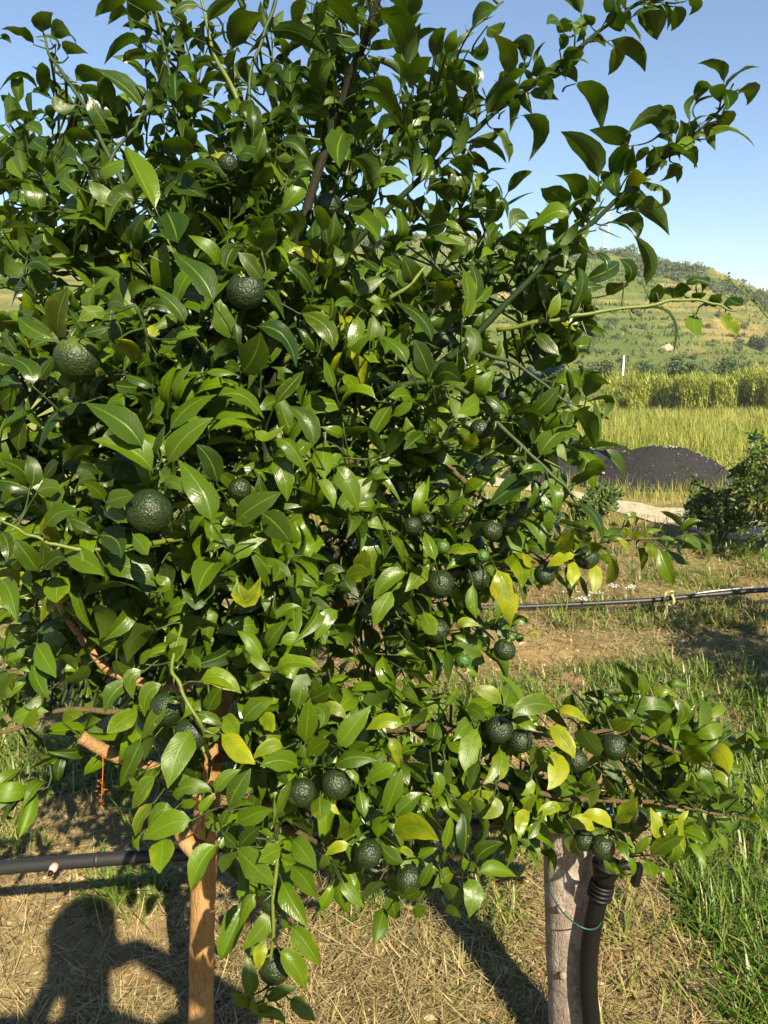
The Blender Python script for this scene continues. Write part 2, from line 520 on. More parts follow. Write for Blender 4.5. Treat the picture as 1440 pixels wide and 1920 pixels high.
def bush(name, base, rad, n, size, label, cat, group, rng, tone0=0.4, yel=0.1, mat=None, stems=5, lumps=10, tvar=0.25):
    b = np.asarray(base, float)
    root = empty(name, b, label, cat, group)
    v, f, t = leaf_cards(lumpy(rng, n, b + np.array((0, 0, rad[2] * 0.95)), rad, lumps), size, rng, 0.6, tone0, tvar, yel)
    cr = link('crown', mesh_np('crown', v, f, False, t), root, mat or M_SCRUB)
    cr['kind'] = 'stuff'
    mb = MB()
    for _ in range(stems):
        tip = b + rng.normal(size=3) * np.array(rad) * 0.45 + np.array((0, 0, rad[2]))
        mid = 0.5 * (b + tip) + rng.normal(size=3) * np.array(rad) * 0.1
        mb.tube(spline([b + rng.normal(size=3) * 0.02 - np.array((0, 0, 0.02)), mid, tip], 6), np.linspace(0.05, 0.012, 6) * rad[2], 5)
    mb.build('stems', M_WOODY, root)
    return root

# larger bushes at the hill's foot, each one told apart in the picture
rng = np.random.default_rng(5)
hillb = [(1370, 690, 46, 38, 'dark round bush at the foot of the hill, right of the white pole', 0.15, 0.0),
         (1088, 712, 36, 34, 'dark olive bush at the foot of the hill, left of the white pole', 0.25, 0.1),
         (1040, 700, 34, 36, 'grey green bush at the hill foot, half behind the citrus leaves', 0.45, 0.1),
         (1135, 690, 26, 26, 'pale green bush close beside the white pole', 0.75, 0.2),
         (1215, 700, 34, 24, 'low dark bush just right of the white pole', 0.3, 0.1),
         (1275, 690, 30, 22, 'small olive bush at the hill foot, between the pole and the dark round bush', 0.5, 0.2),
         (1425, 640, 30, 26, 'dark bush on the slope at the right edge of the hill', 0.3, 0.1)]
for px, py, wx, hx_, lab, tn, ye in hillb:
    d = 74.0 if py > 680 else 100.0
    q = P(px, py, d); gz = float(terrain(0, q[1]))
    base = np.array((q[0], q[1], max(gz, q[2] - hx_ / F_PX * d)))
    if d > 90: base = surf(px, py + 20)
    d = base[1]
    r = wx / F_PX * d * 1.05
    h = max(0.5 * (q[2] + hx_ / F_PX * d - base[2]), r * 0.5)
    bush('hillside_bush', base, (r, r * 0.9, h), 1500, 0.34, lab, 'bush', 'bushes at the foot of the hill', rng, tn, ye)

# boulder on the slope
q = surf(1250, 655)
mb = bmesh.new(); bmesh.ops.create_icosphere(mb, subdivisions=3, radius=1.0)
for v in mb.verts:
    n_ = noise.fractal(v.co * 1.3 + Vector((4, 1, 2)), 1.0, 2.0, 4)
    v.co = Vector((v.co.x * 0.95, v.co.y * 0.8, v.co.z * 0.85)) * (1 + 0.35 * n_) + Vector(q)
me = bpy.data.meshes.new('boulder'); mb.to_mesh(me); mb.free()
tag(link('boulder', me, None, mat_plain('pinkish_rock', (0.32, 0.235, 0.18), 0.9, 0.2, grain=0.6, gscale=3)), 'pinkish boulder lying on the hillside', 'rock')

# white pole
q = P(1170, 668, 62.0)
base = np.array((q[0], q[1], float(terrain(0, q[1])) - 0.1))
root = empty('utility_pole', base, 'slim white pole standing at the foot of the hill', 'pole')
mb = MB(); mb.tube([base, 0.5 * (base + q), q], [0.085, 0.075, 0.065], 10); mb.build('shaft', mat_plain('white_paint', (0.72, 0.71, 0.68), 0.6), root)
mb = MB(); mb.tube([q, q + np.array((0, 0, 0.08))], [0.085, 0.05], 10); mb.build('cap', mat_plain('grey_metal', (0.4, 0.4, 0.4), 0.5), root)

# lattice mast on the crest
q = surf(1143, 474, 120)
q = np.array((q[0], q[1] + 4, q[2] - 0.5))
root = empty('lattice_mast', q, 'pale lattice mast on the hill crest, seen between the leaves', 'mast')
ml = mat_plain('galvanised_steel', (0.62, 0.60, 0.60), 0.6)
hgt = 13.5
mb = MB()
for sx in (-1, 1):
    for sy in (-1, 1):
        mb.tube([q + np.array((sx * 1.0, sy * 1.0, 0)), q + np.array((sx * 0.35, sy * 0.35, hgt * 0.7)), q + np.array((sx * 0.12, sy * 0.12, hgt))], 0.04, 5)
mb.build('legs', ml, root)
mb = MB()
for kk in range(9):
    z0, z1 = hgt * kk / 9, hgt * (kk + 1) / 9
    w0 = np.interp(z0, [0, hgt * 0.7, hgt], [1, 0.35, 0.12]); w1 = np.interp(z1, [0, hgt * 0.7, hgt], [1, 0.35, 0.12])
    for a, b in (((-1, -1), (1, -1)), ((1, -1), (1, 1)), ((1, 1), (-1, 1)), ((-1, 1), (-1, -1))):
        mb.tube([q + np.array((a[0] * w0, a[1] * w0, z0)), q + np.array((b[0] * w1, b[1] * w1, z1))], 0.02, 4)
        mb.tube([q + np.array((b[0] * w0, b[1] * w0, z0)), q + np.array((a[0] * w1, a[1] * w1, z1))], 0.02, 4)
mb.build('bracing', ml, root)
for z_, w_ in ((hgt * 0.74, 1.7), (hgt * 0.86, 1.3)):
    mb = MB(); mb.box(q + np.array((0, 0, z_)), (w_, 0.07, 0.07)); mb.build('cross_arm', ml, root)

# bare grey trees at the valley's edge behind the citrus crown
def bare_tree(base, top, seed, spread, label, tk=1.0):
    r = np.random.default_rng(seed)
    root = empty('bare_tree', base, label, 'tree', 'bare trees behind the citrus crown')
    h = top[2] - base[2]
    tr = spline([base, base + (top - base) * 0.3 + np.array((0.2, 0, 0)), base + (top - base) * 0.5], 8)
    mb = MB(); mb.tube(tr, np.linspace(0.12, 0.07, 8) * tk, 6); mb.build('trunk', M_TWIG, root)
    mb = MB()
    for kk in range(16):
        s = tr[r.integers(2, 8)]
        e = np.array((top[0] + r.normal() * spread, top[1] + r.normal() * spread, base[2] + h * r.uniform(0.72, 1.02)))
        c = spline([s, 0.55 * s + 0.45 * e + np.array((r.normal() * 0.35, r.normal() * 0.3, -0.1 * h)), e], 9)
        mb.tube(c, np.linspace(0.055, 0.012, 9) * tk, 4)
        for _ in range(4):
            b0 = c[r.integers(3, 8)]; e0 = b0 + np.array((r.normal() * 0.5, r.normal() * 0.5, r.uniform(0.5, 1.6)))
            mb.tube(spline([b0, 0.5 * (b0 + e0) + r.normal(size=3) * 0.12, e0], 5), np.linspace(0.022, 0.008, 5), 3)
    mb.build('branches', M_TWIG, root)
for (pxb, pxt, pyt, d, sd, sp, lab) in ((868, 872, 352, 70, 3, 0.85, 'tall bare grey tree against the sky beside the citrus crown'),
                                        (1028, 1030, 432, 78, 4, 0.35, 'thin bare grey sapling showing between the right-hand shoots')):
    b = P(pxb, 715, d); b[2] = float(terrain(0, b[1]))
    bare_tree(b, P(pxt, pyt, d), sd, sp, lab, 1.0 if sd == 3 else 0.4)

# ------------------------------------------------------------------ dark heaps
def mat_heap():
    k = NT('dark_compost'); pos = k.geopos()
    c = k.mix(k.noise(9, 6, 0.7, pos), (0.012, 0.012, 0.0125), (0.044, 0.042, 0.044))
    c = k.mix(k.math('MULTIPLY', k.smooth(k.noise(45, 3, 0.6, pos), 0.62, 0.72), 0.8), c, (0.16, 0.14, 0.14))
    return k.done(k.bsdf(c, 0.9, 0.25, k.bump(k.noise(40, 6, 0.75, pos), 1.0, 0.05)))
M_HEAP = mat_heap(); M_CHIP = mat_plain('pale_chip', (0.30, 0.27, 0.27), 0.8, 0.3)
def heap(pxl, pxr, pyt, base_y, seed, label, ky=0.62):
    r = np.random.default_rng(seed)
    g = G(0.5 * (pxl + pxr), base_y)
    d = g[1] + 0.7
    xl, xr = (pxl - 720) / F_PX * (d + 0.45), (pxr - 720) / F_PX * (d + 0.45)
    cx, hwid = 0.5 * (xl + xr), 0.5 * (xr - xl)
    top = PY(0.5 * (pxl + pxr), pyt, d)[2]
    base = np.array((cx, d, float(terrain(0, d)) - 0.04))
    H = top - base[2]
    na, nr = 72, 30
    V = [base + np.array((0, 0, H))]
    hts = []
    for i_ in range(1, nr + 1):
        t = i_ / nr
        for j_ in range(na):
            a = 2 * math.pi * j_ / na
            wob = 1 + 0.10 * noise.noise(Vector((math.cos(a) * 1.5 + seed, math.sin(a) * 1.5, 0)))
            prof = (1 - t ** 2.7) ** 1.25
            x = hwid * t * wob * math.cos(a); y = hwid * ky * t * wob * math.sin(a)
            z = H * prof + 0.055 * (1 - t * 0.6) * noise.fractal(Vector((x * 3, y * 3, seed)), 1, 2, 4) + 0.02 * noise.noise(Vector((x * 22, y * 22, seed)))
            V.append(base + np.array((x, y, z - 0.03 * t)))
    V = np.array(V)
    T = [(0, 1 + j_, 1 + (j_ + 1) % na) for j_ in range(na)]
    Q = [(1 + i_ * na + j_, 1 + (i_ + 1) * na + j_, 1 + (i_ + 1) * na + (j_ + 1) % na, 1 + i_ * na + (j_ + 1) % na) for i_ in range(nr - 1) for j_ in range(na)]
    root = empty('compost_heap', base, label, 'heap', 'dark compost heaps by the track')
    link('mound', mesh_np('mound', V, [np.array(T), np.array(Q)]), root, M_HEAP)
    mb = MB()
    for _ in range(150):
        p = V[r.integers(1, len(V) - na)] + r.normal(size=3) * 0.01
        big = r.uniform() < 0.12
        sz = r.uniform(0.003, 0.008) * (2.2 if big else 1)
        rot = Matrix.Rotation(r.uniform(0, 6.3), 3, 'Z') @ Matrix.Rotation(r.normal() * 0.6, 3, 'X')
        mb.box(p + np.array((0, 0, sz * 0.4)), (sz, sz * r.uniform(0.4, 0.9), sz * 0.4), rot)
    mb.build('chips', M_CHIP, root)['kind'] = 'stuff'
heap(925, 1240, 826, 905, 2, 'left dark compost heap behind the track, lower behind the leaning shoot')
heap(1062, 1378, 838, 924, 6, 'right dark compost heap, the broader one beside the edge tree')

# scrap of pale sheeting at the foot of the cane stand
g = G(1150, 768)
mb = bmesh.new(); bmesh.ops.create_grid(mb, x_segments=16, y_segments=12, size=1.0)
for v in mb.verts:
    v.co = Vector((v.co.x * 0.55 + g[0], v.co.y * 0.5 + g[1], g[2] + 0.28 + 0.22 * noise.fractal(v.co * 1.7 + Vector((3, 3, 1)), 1, 2, 4)))
bmesh.ops.solidify(mb, geom=mb.faces[:], thickness=0.02)
me = bpy.data.meshes.new('crumpled_sheet'); mb.to_mesh(me); mb.free()
tag(link('crumpled_sheet', me, None, mat_plain('grey_white_film', (0.55, 0.56, 0.60), 0.35)), 'crumpled pale sheet lying at the foot of the cane stand', 'sheet')

# ------------------------------------------------------------------ blades of grass, straw, canes
def blades(base, length, width, dirn, lean, curve, segs=3, tone=None, lift=None):
    """tapered strips; dirn = heading angle, lean = tilt from upright (rad), curve = further bend along the blade"""
    n = len(base)
    hd = np.stack([np.cos(dirn), np.sin(dirn), np.zeros(n)], 1)
    sd = np.stack([-np.sin(dirn), np.cos(dirn), np.zeros(n)], 1)
    up = np.array((0, 0, 1.0))
    pts = [np.asarray(base, float)]; step = (length / segs)[:, None]
    for s in range(segs):
        a = (lean + curve * (s + 0.5) / segs)[:, None]
        pts.append(pts[-1] + step * (hd * np.sin(a) + up * np.cos(a)))
    V = []
    for s, p in enumerate(pts):
        w = (width * (1 - (s / segs) ** 1.6 * 0.92) * 0.5)[:, None]
        V += [p - sd * w, p + sd * w]
    V = np.stack(V, 1).reshape(-1, 3)
    k = 2 * (segs + 1)
    i0 = (np.arange(n) * k)[:, None]
    q = np.array([(2 * s, 2 * s + 1, 2 * s + 3, 2 * s + 2) for s in range(segs)])
    Q = (i0[:, :, None] + q[None]).reshape(-1, 4)
    return V, Q, np.repeat(tone, k, 0)

def tones(rng, n, a, av, g, gv):
    return np.stack([np.clip(a + rng.normal(size=n) * av, 0, 1), np.clip(g + rng.normal(size=n) * gv, 0, 1), rng.uniform(size=n), np.ones(n)], 1)

M_GRASS = mat_blade('green_grass', (0.020, 0.068, 0.004), (0.090, 0.185, 0.010), (0.32, 0.25, 0.09), 0.28, 0.42, 0.4)
M_STRAW = mat_blade('straw', (0.080, 0.048, 0.022), (0.42, 0.32, 0.16), (0.16, 0.18, 0.06), 0.10, 0.6, 0.25)
M_CANE = mat_blade('cane_leaf', (0.065, 0.120, 0.008), (0.20, 0.245, 0.018), (0.36, 0.31, 0.07), 0.30, 0.5, 0.3)
M_MEADOW = mat_blade('meadow_grass', (0.060, 0.120, 0.010), (0.165, 0.220, 0.024), (0.38, 0.31, 0.10), 0.28, 0.6, 0.2)

rng = np.random.default_rng(21)
def sample_px(n, poly, rng):
    """ground points under pixels of an image quad (a plan of where the patch lies)"""
    a, b, c, d = [np.array(p, float) for p in poly]
    gs = [G(*p) for p in poly]
    # bilinear over the ground quad, so density is even on the ground
    u = rng.uniform(size=n)[:, None]; v = rng.uniform(size=n)[:, None]
    g = (1 - u) * (1 - v) * gs[0] + u * (1 - v) * gs[1] + u * v * gs[2] + (1 - u) * v * gs[3]
    g[:, 2] = ground_z(g[:, 0], g[:, 1])
    return g

# straw: mown stalks lying over the soil, thick near, thinner away
n = 150000
d = 1.05 + 6.2 * rng.uniform(size=n) ** 1.5
x = rng.uniform(-0.62, 0.62, n) * d * 1.15 + rng.normal(size=n) * 0.08
d[:30000] = rng.uniform(3.0, 8.0, 30000); x[:30000] = rng.uniform(-0.2, 0.65, 30000) * d[:30000]
nz = np.array([fbm(a, b, 1.1, 3, 2.0) for a, b in zip(x, d)])
keep = nz * 1.2 + 0.55 * (x < 0.1) * (d < 2.6) > rng.uniform(-1.15, 0.32, n)
x, d = x[keep], d[keep]; n = len(x)
b = np.stack([x, d, ground_z(x, d) + 0.028 * rng.uniform(size=n) ** 2], 1)
v, f, t = blades(b, rng.uniform(0.03, 0.15, n), rng.uniform(0.0011, 0.0030, n) * (0.9 + 0.22 * d), rng.uniform(0, 6.28, n),
                 np.pi / 2 - rng.normal(size=n) * 0.16 - 0.06, rng.normal(size=n) * 0.35, 2, tones(rng, n, 0.48, 0.38, 0.14, 0.26))
straw = link('straw_litter', mesh_np('straw_litter', v, f, False, t), None, M_STRAW)
tag(straw, 'dry mown straw scattered over the bare soil', 'straw', kind='stuff')

# green grass in patches
PATCH = [  # quad in the picture, count, length range, lean, dryness
    (((1225, 1390), (1470, 1290), (1500, 1760), (1275, 1700)), 10500, (0.05, 0.14), 1.0, 0.04),
    (((1290, 1700), (1500, 1700), (1560, 1985), (1370, 1940)), 6500, (0.05, 0.16), 0.9, 0.05),
    (((860, 1250), (1470, 1235), (1480, 1335), (850, 1345)), 5200, (0.05, 0.14), 0.8, 0.10),
    (((1060, 1335), (1500, 1290), (1480, 1420), (1180, 1420)), 2800, (0.06, 0.17), 0.6, 0.12),
    (((880, 1030), (1480, 1010), (1480, 1180), (860, 1185)), 8000, (0.05, 0.15), 0.7, 0.26),
    (((-30, 1395), (280, 1395), (290, 1580), (-40, 1600)), 3400, (0.06, 0.17), 0.8, 0.18),
    (((280, 1280), (900, 1260), (900, 1480), (280, 1500)), 3600, (0.06, 0.16), 0.7, 0.15),
    (((560, 1620), (760, 1610), (740, 1740), (590, 1730)), 750, (0.03, 0.09), 0.8, 0.2),
    (((840, 1530), (1010, 1530), (1000, 1800), (880, 1760)), 900, (0.05, 0.14), 1.0, 0.35),
    (((1100, 1700), (1300, 1650), (1390, 1950), (1120, 1960)), 1300, (0.05, 0.14), 0.9, 0.45),
    (((150, 1640), (330, 1640), (290, 1700), (180, 1700)), 420, (0.06, 0.16), 0.8, 0.2),
    (((-200, 900), (700, 920), (600, 1100), (-300, 1100)), 3500, (0.07, 0.2), 0.5, 0.3),
]
VV, QQ, TT = [], [], []; nb = 0
for poly, n, (l0, l1), lean, dry in PATCH:
    g = sample_px(n, poly, rng)
    nz = np.array([fbm(a, b_, 1.7, 3, 6.0) for a, b_ in g[:, :2]])
    g = g[nz > rng.uniform(-0.45, 0.35, n)]
    # tufts: gather blades towards shared roots
    ntu = max(12, len(g) // 9)
    g = np.repeat(g[:ntu], 9, 0) + np.concatenate([rng.normal(size=(ntu * 9, 2)) * 0.018, np.zeros((ntu * 9, 1))], 1)
    n = len(g)
    v, f, t = blades(g, rng.uniform(l0, l1, n), rng.uniform(0.0035, 0.0085, n) * (1 + 0.10 * g[:, 1]), rng.uniform(0, 6.28, n),
                     np.abs(rng.normal(size=n)) * lean * 0.8, np.abs(rng.normal(size=n)) * lean * 2.4, 4, tones(rng, n, 0.5, 0.25, dry, 0.25))
    VV.append(v); QQ.append(f + nb); TT.append(t); nb += len(v)
# thin short grass over everything near
n = 16000
d = 1.1 + 8 * rng.uniform(size=n) ** 1.3; x = rng.uniform(-0.65, 0.65, n) * d * 1.15
nz = np.array([fbm(a, b_, 0.9, 3, 16.0) for a, b_ in zip(x, d)])
k_ = nz > rng.uniform(-0.25, 0.55, n); x, d = x[k_], d[k_]; n = len(x)
v, f, t = blades(np.stack([x, d, ground_z(x, d)], 1), rng.uniform(0.03, 0.10, n), rng.uniform(0.002, 0.004, n) * (1 + 0.1 * d), rng.uniform(0, 6.28, n),
                 np.abs(rng.normal(size=n)) * 0.5, np.abs(rng.normal(size=n)) * 0.8, 3, tones(rng, n, 0.45, 0.25, 0.4, 0.3))
VV.append(v); QQ.append(f + nb); TT.append(t); nb += len(v)
grass = link('grass', mesh_np('grass', np.concatenate(VV), np.concatenate(QQ), False, np.concatenate(TT)), None, M_GRASS)
tag(grass, 'tufts of green grass around the trees and along the rows', 'grass', kind='stuff')

# tall dry meadow behind the heaps
n = 70000
d = 9.5 + 46 * rng.uniform(size=n) ** 1.25
x = rng.uniform(-0.35, 0.62, n) * d
nz = np.array([fbm(a, b_, 0.35, 3, 26.0) for a, b_ in zip(x, d)])
den = np.clip((d - 9.5) / 4, 0.05, 1)
tcy = np.interp(x, tc[:, 0], tc[:, 1])
onpath = np.abs(d - tcy) < 0.9
k_ = (nz > rng.uniform(-1.0, 0.15, n)) & (rng.uniform(size=n) < den) & ~onpath & (d > tcy + 0.5)
x, d, nz = x[k_], d[k_], nz[k_]; n = len(x)
hgt = np.clip((d - 10.5) / 4, 0.25, 1) * rng.uniform(0.16, 0.62, n) * (1 + 0.5 * nz)
v, f, t = blades(np.stack([x, d, ground_z(x, d)], 1), hgt, rng.uniform(0.010, 0.022, n) * (0.5 + d / 28), rng.uniform(0, 6.28, n),
                 np.abs(rng.normal(size=n)) * 0.35, np.abs(rng.normal(size=n)) * 1.0, 3, tones(rng, n, 0.62, 0.25, 0.24, 0.25) + np.stack([0 * nz, np.clip(nz * 0.7, -0.2, 0.5), 0 * nz, 0 * nz], 1))
# short dry grass in front of and between the heaps and the track
n2 = 15000
d2 = rng.uniform(6.3, 12.5, n2); x2 = rng.uniform(-0.1, 0.62, n2) * d2
tcy = np.interp(x2, tc[:, 0], tc[:, 1])
k_ = np.abs(d2 - tcy + 0.12) > 0.86 + 0.30 * rng.uniform(size=n2); x2, d2 = x2[k_], d2[k_]; n2 = len(x2)
v2, f2, t2 = blades(np.stack([x2, d2, ground_z(x2, d2)], 1), rng.uniform(0.06, 0.26, n2), rng.uniform(0.005, 0.010, n2), rng.uniform(0, 6.28, n2),
                    np.abs(rng.normal(size=n2)) * 0.4, np.abs(rng.normal(size=n2)) * 0.8, 3, tones(rng, n2, 0.5, 0.25, 0.45, 0.3))
meadow = link('meadow_grass', mesh_np('meadow_grass', np.concatenate([v, v2]), np.concatenate([f, f2 + len(v)]), False, np.concatenate([t, t2])), None, M_MEADOW)
tag(meadow, 'tall yellow green meadow grass behind the dark heaps', 'grass', kind='stuff')

# rough tussocks over the hillside
n = 34000
y_ = rng.uniform(86, 224, n); x_ = rng.uniform(-0.16, 0.56, n) * y_
z_ = hill_z(x_[None], y_[None])[0]
lf = np.array([fbm(a, b_, 0.05, 4, 61.0) for a, b_ in zip(x_, y_)])
row = np.sin(z_ * 4.05 + 2.0 * lf)
k_ = (0.6 * row + rng.normal(size=n) * 0.8 + lf * 1.3 > 0.1)
x_, y_, z_, lf = x_[k_], y_[k_], z_[k_], lf[k_]; n = len(x_)
v, f, t = blades(np.stack([x_, y_, z_ - 0.1], 1), rng.uniform(0.35, 1.0, n), rng.uniform(0.2, 0.5, n), rng.uniform(0, 6.28, n), np.abs(rng.normal(size=n)) * 0.4, np.abs(rng.normal(size=n)) * 0.8, 2,
                 np.stack([np.clip(0.45 + lf * 0.5 + rng.normal(size=n) * 0.25, 0, 1), np.clip(0.25 - lf * 0.9 + rng.normal(size=n) * 0.25, 0, 0.9), rng.uniform(size=n), np.ones(n)], 1))
tus = link('hillside_grass', mesh_np('hillside_grass', v, f, False, t), None, mat_blade('hillside_tussock', (0.035, 0.070, 0.012), (0.10, 0.135, 0.022), (0.22, 0.17, 0.055), 0.15, 0.8, 0.1))
tag(tus, 'rough grass tussocks along the terraces of the hill', 'grass', kind='stuff')

# cane stand
n = 2600
x0_ = rng.uniform(1128, 1640, n); d = np.array([53 + 5 * fbm(a * 0.02, 3.0, 1.0, 3, 2.0) for a in x0_]) + 14 * rng.uniform(size=n) ** 1.3; x = (x0_ - 720) / F_PX * d
lf = np.array([fbm(a, b_, 0.16, 3, 41.0) for a, b_ in zip(x, d)])
ht = (2.7 + 1.1 * lf) * np.clip((x - 16.2) / 2.5 + 0.25, 0.3, 1) * rng.uniform(0.8, 1.05, n)
root3 = np.stack([x, d, terrain(x, d)], 1)
v, f, t = blades(root3, ht, np.full(n, 0.05), rng.uniform(0, 6.28, n), np.abs(rng.normal(size=n)) * 0.06, np.abs(rng.normal(size=n)) * 0.25, 3, tones(rng, n, 0.7, 0.2, 0.4, 0.2))
VV, QQ, TT = [v], [f], [t]; nb = len(v)
m = 13
rr = np.repeat(np.arange(n), m); fz = rng.uniform(0.15, 1.0, n * m)
bb = root3[rr] + np.stack([rng.normal(size=n * m) * 0.12, rng.normal(size=n * m) * 0.12, ht[rr] * fz], 1)
tn = tones(rng, n * m, 0.55, 0.28, 0.10, 0.2); tn[:, 0] = np.clip(tn[:, 0] + 0.25 * lf[rr] + 0.2, 0, 1); tn[:, 1] = np.clip(tn[:, 1] + 0.12, 0, 1)
v, f, t = blades(bb, rng.uniform(0.35, 0.75, n * m), rng.uniform(0.05, 0.10, n * m), rng.normal(size=n * m) * 1.2 + 2.6, rng.uniform(0.2, 0.8, n * m), rng.uniform(0.3, 1.5, n * m), 3, tn)
VV.append(v); QQ.append(f + nb); TT.append(t)
cane = link('cane_stand', mesh_np('cane_stand', np.concatenate(VV), np.concatenate(QQ), False, np.concatenate(TT)), None, M_CANE)
tag(cane, 'tall yellow green stand of cane below the hill', 'cane', kind='stuff')

# thin summer haze over the valley
HZ = 0.00038
b = bmesh.new(); bmesh.ops.create_cube(b, size=1.0)
bmesh.ops.scale(b, vec=(1960.0, 1000.0, 62.0), verts=b.verts); bmesh.ops.translate(b, vec=(0, 310.0, 62.0 / 2 - 16.0), verts=b.verts)
me = bpy.data.meshes.new('haze'); b.to_mesh(me); b.free()
k = NT('summer_haze'); pv = k.n('VolumePrincipled')
pv.inputs['Color'].default_value = (0.80, 0.88, 1.0, 1); pv.inputs['Density'].default_value = HZ; pv.inputs['Anisotropy'].default_value = 0.0
k.l(pv.outputs[0], k.out.inputs['Volume'])
hz = link('haze', me, None, k.m); tag(hz, 'thin pale haze lying over the valley', 'haze', kind='stuff')
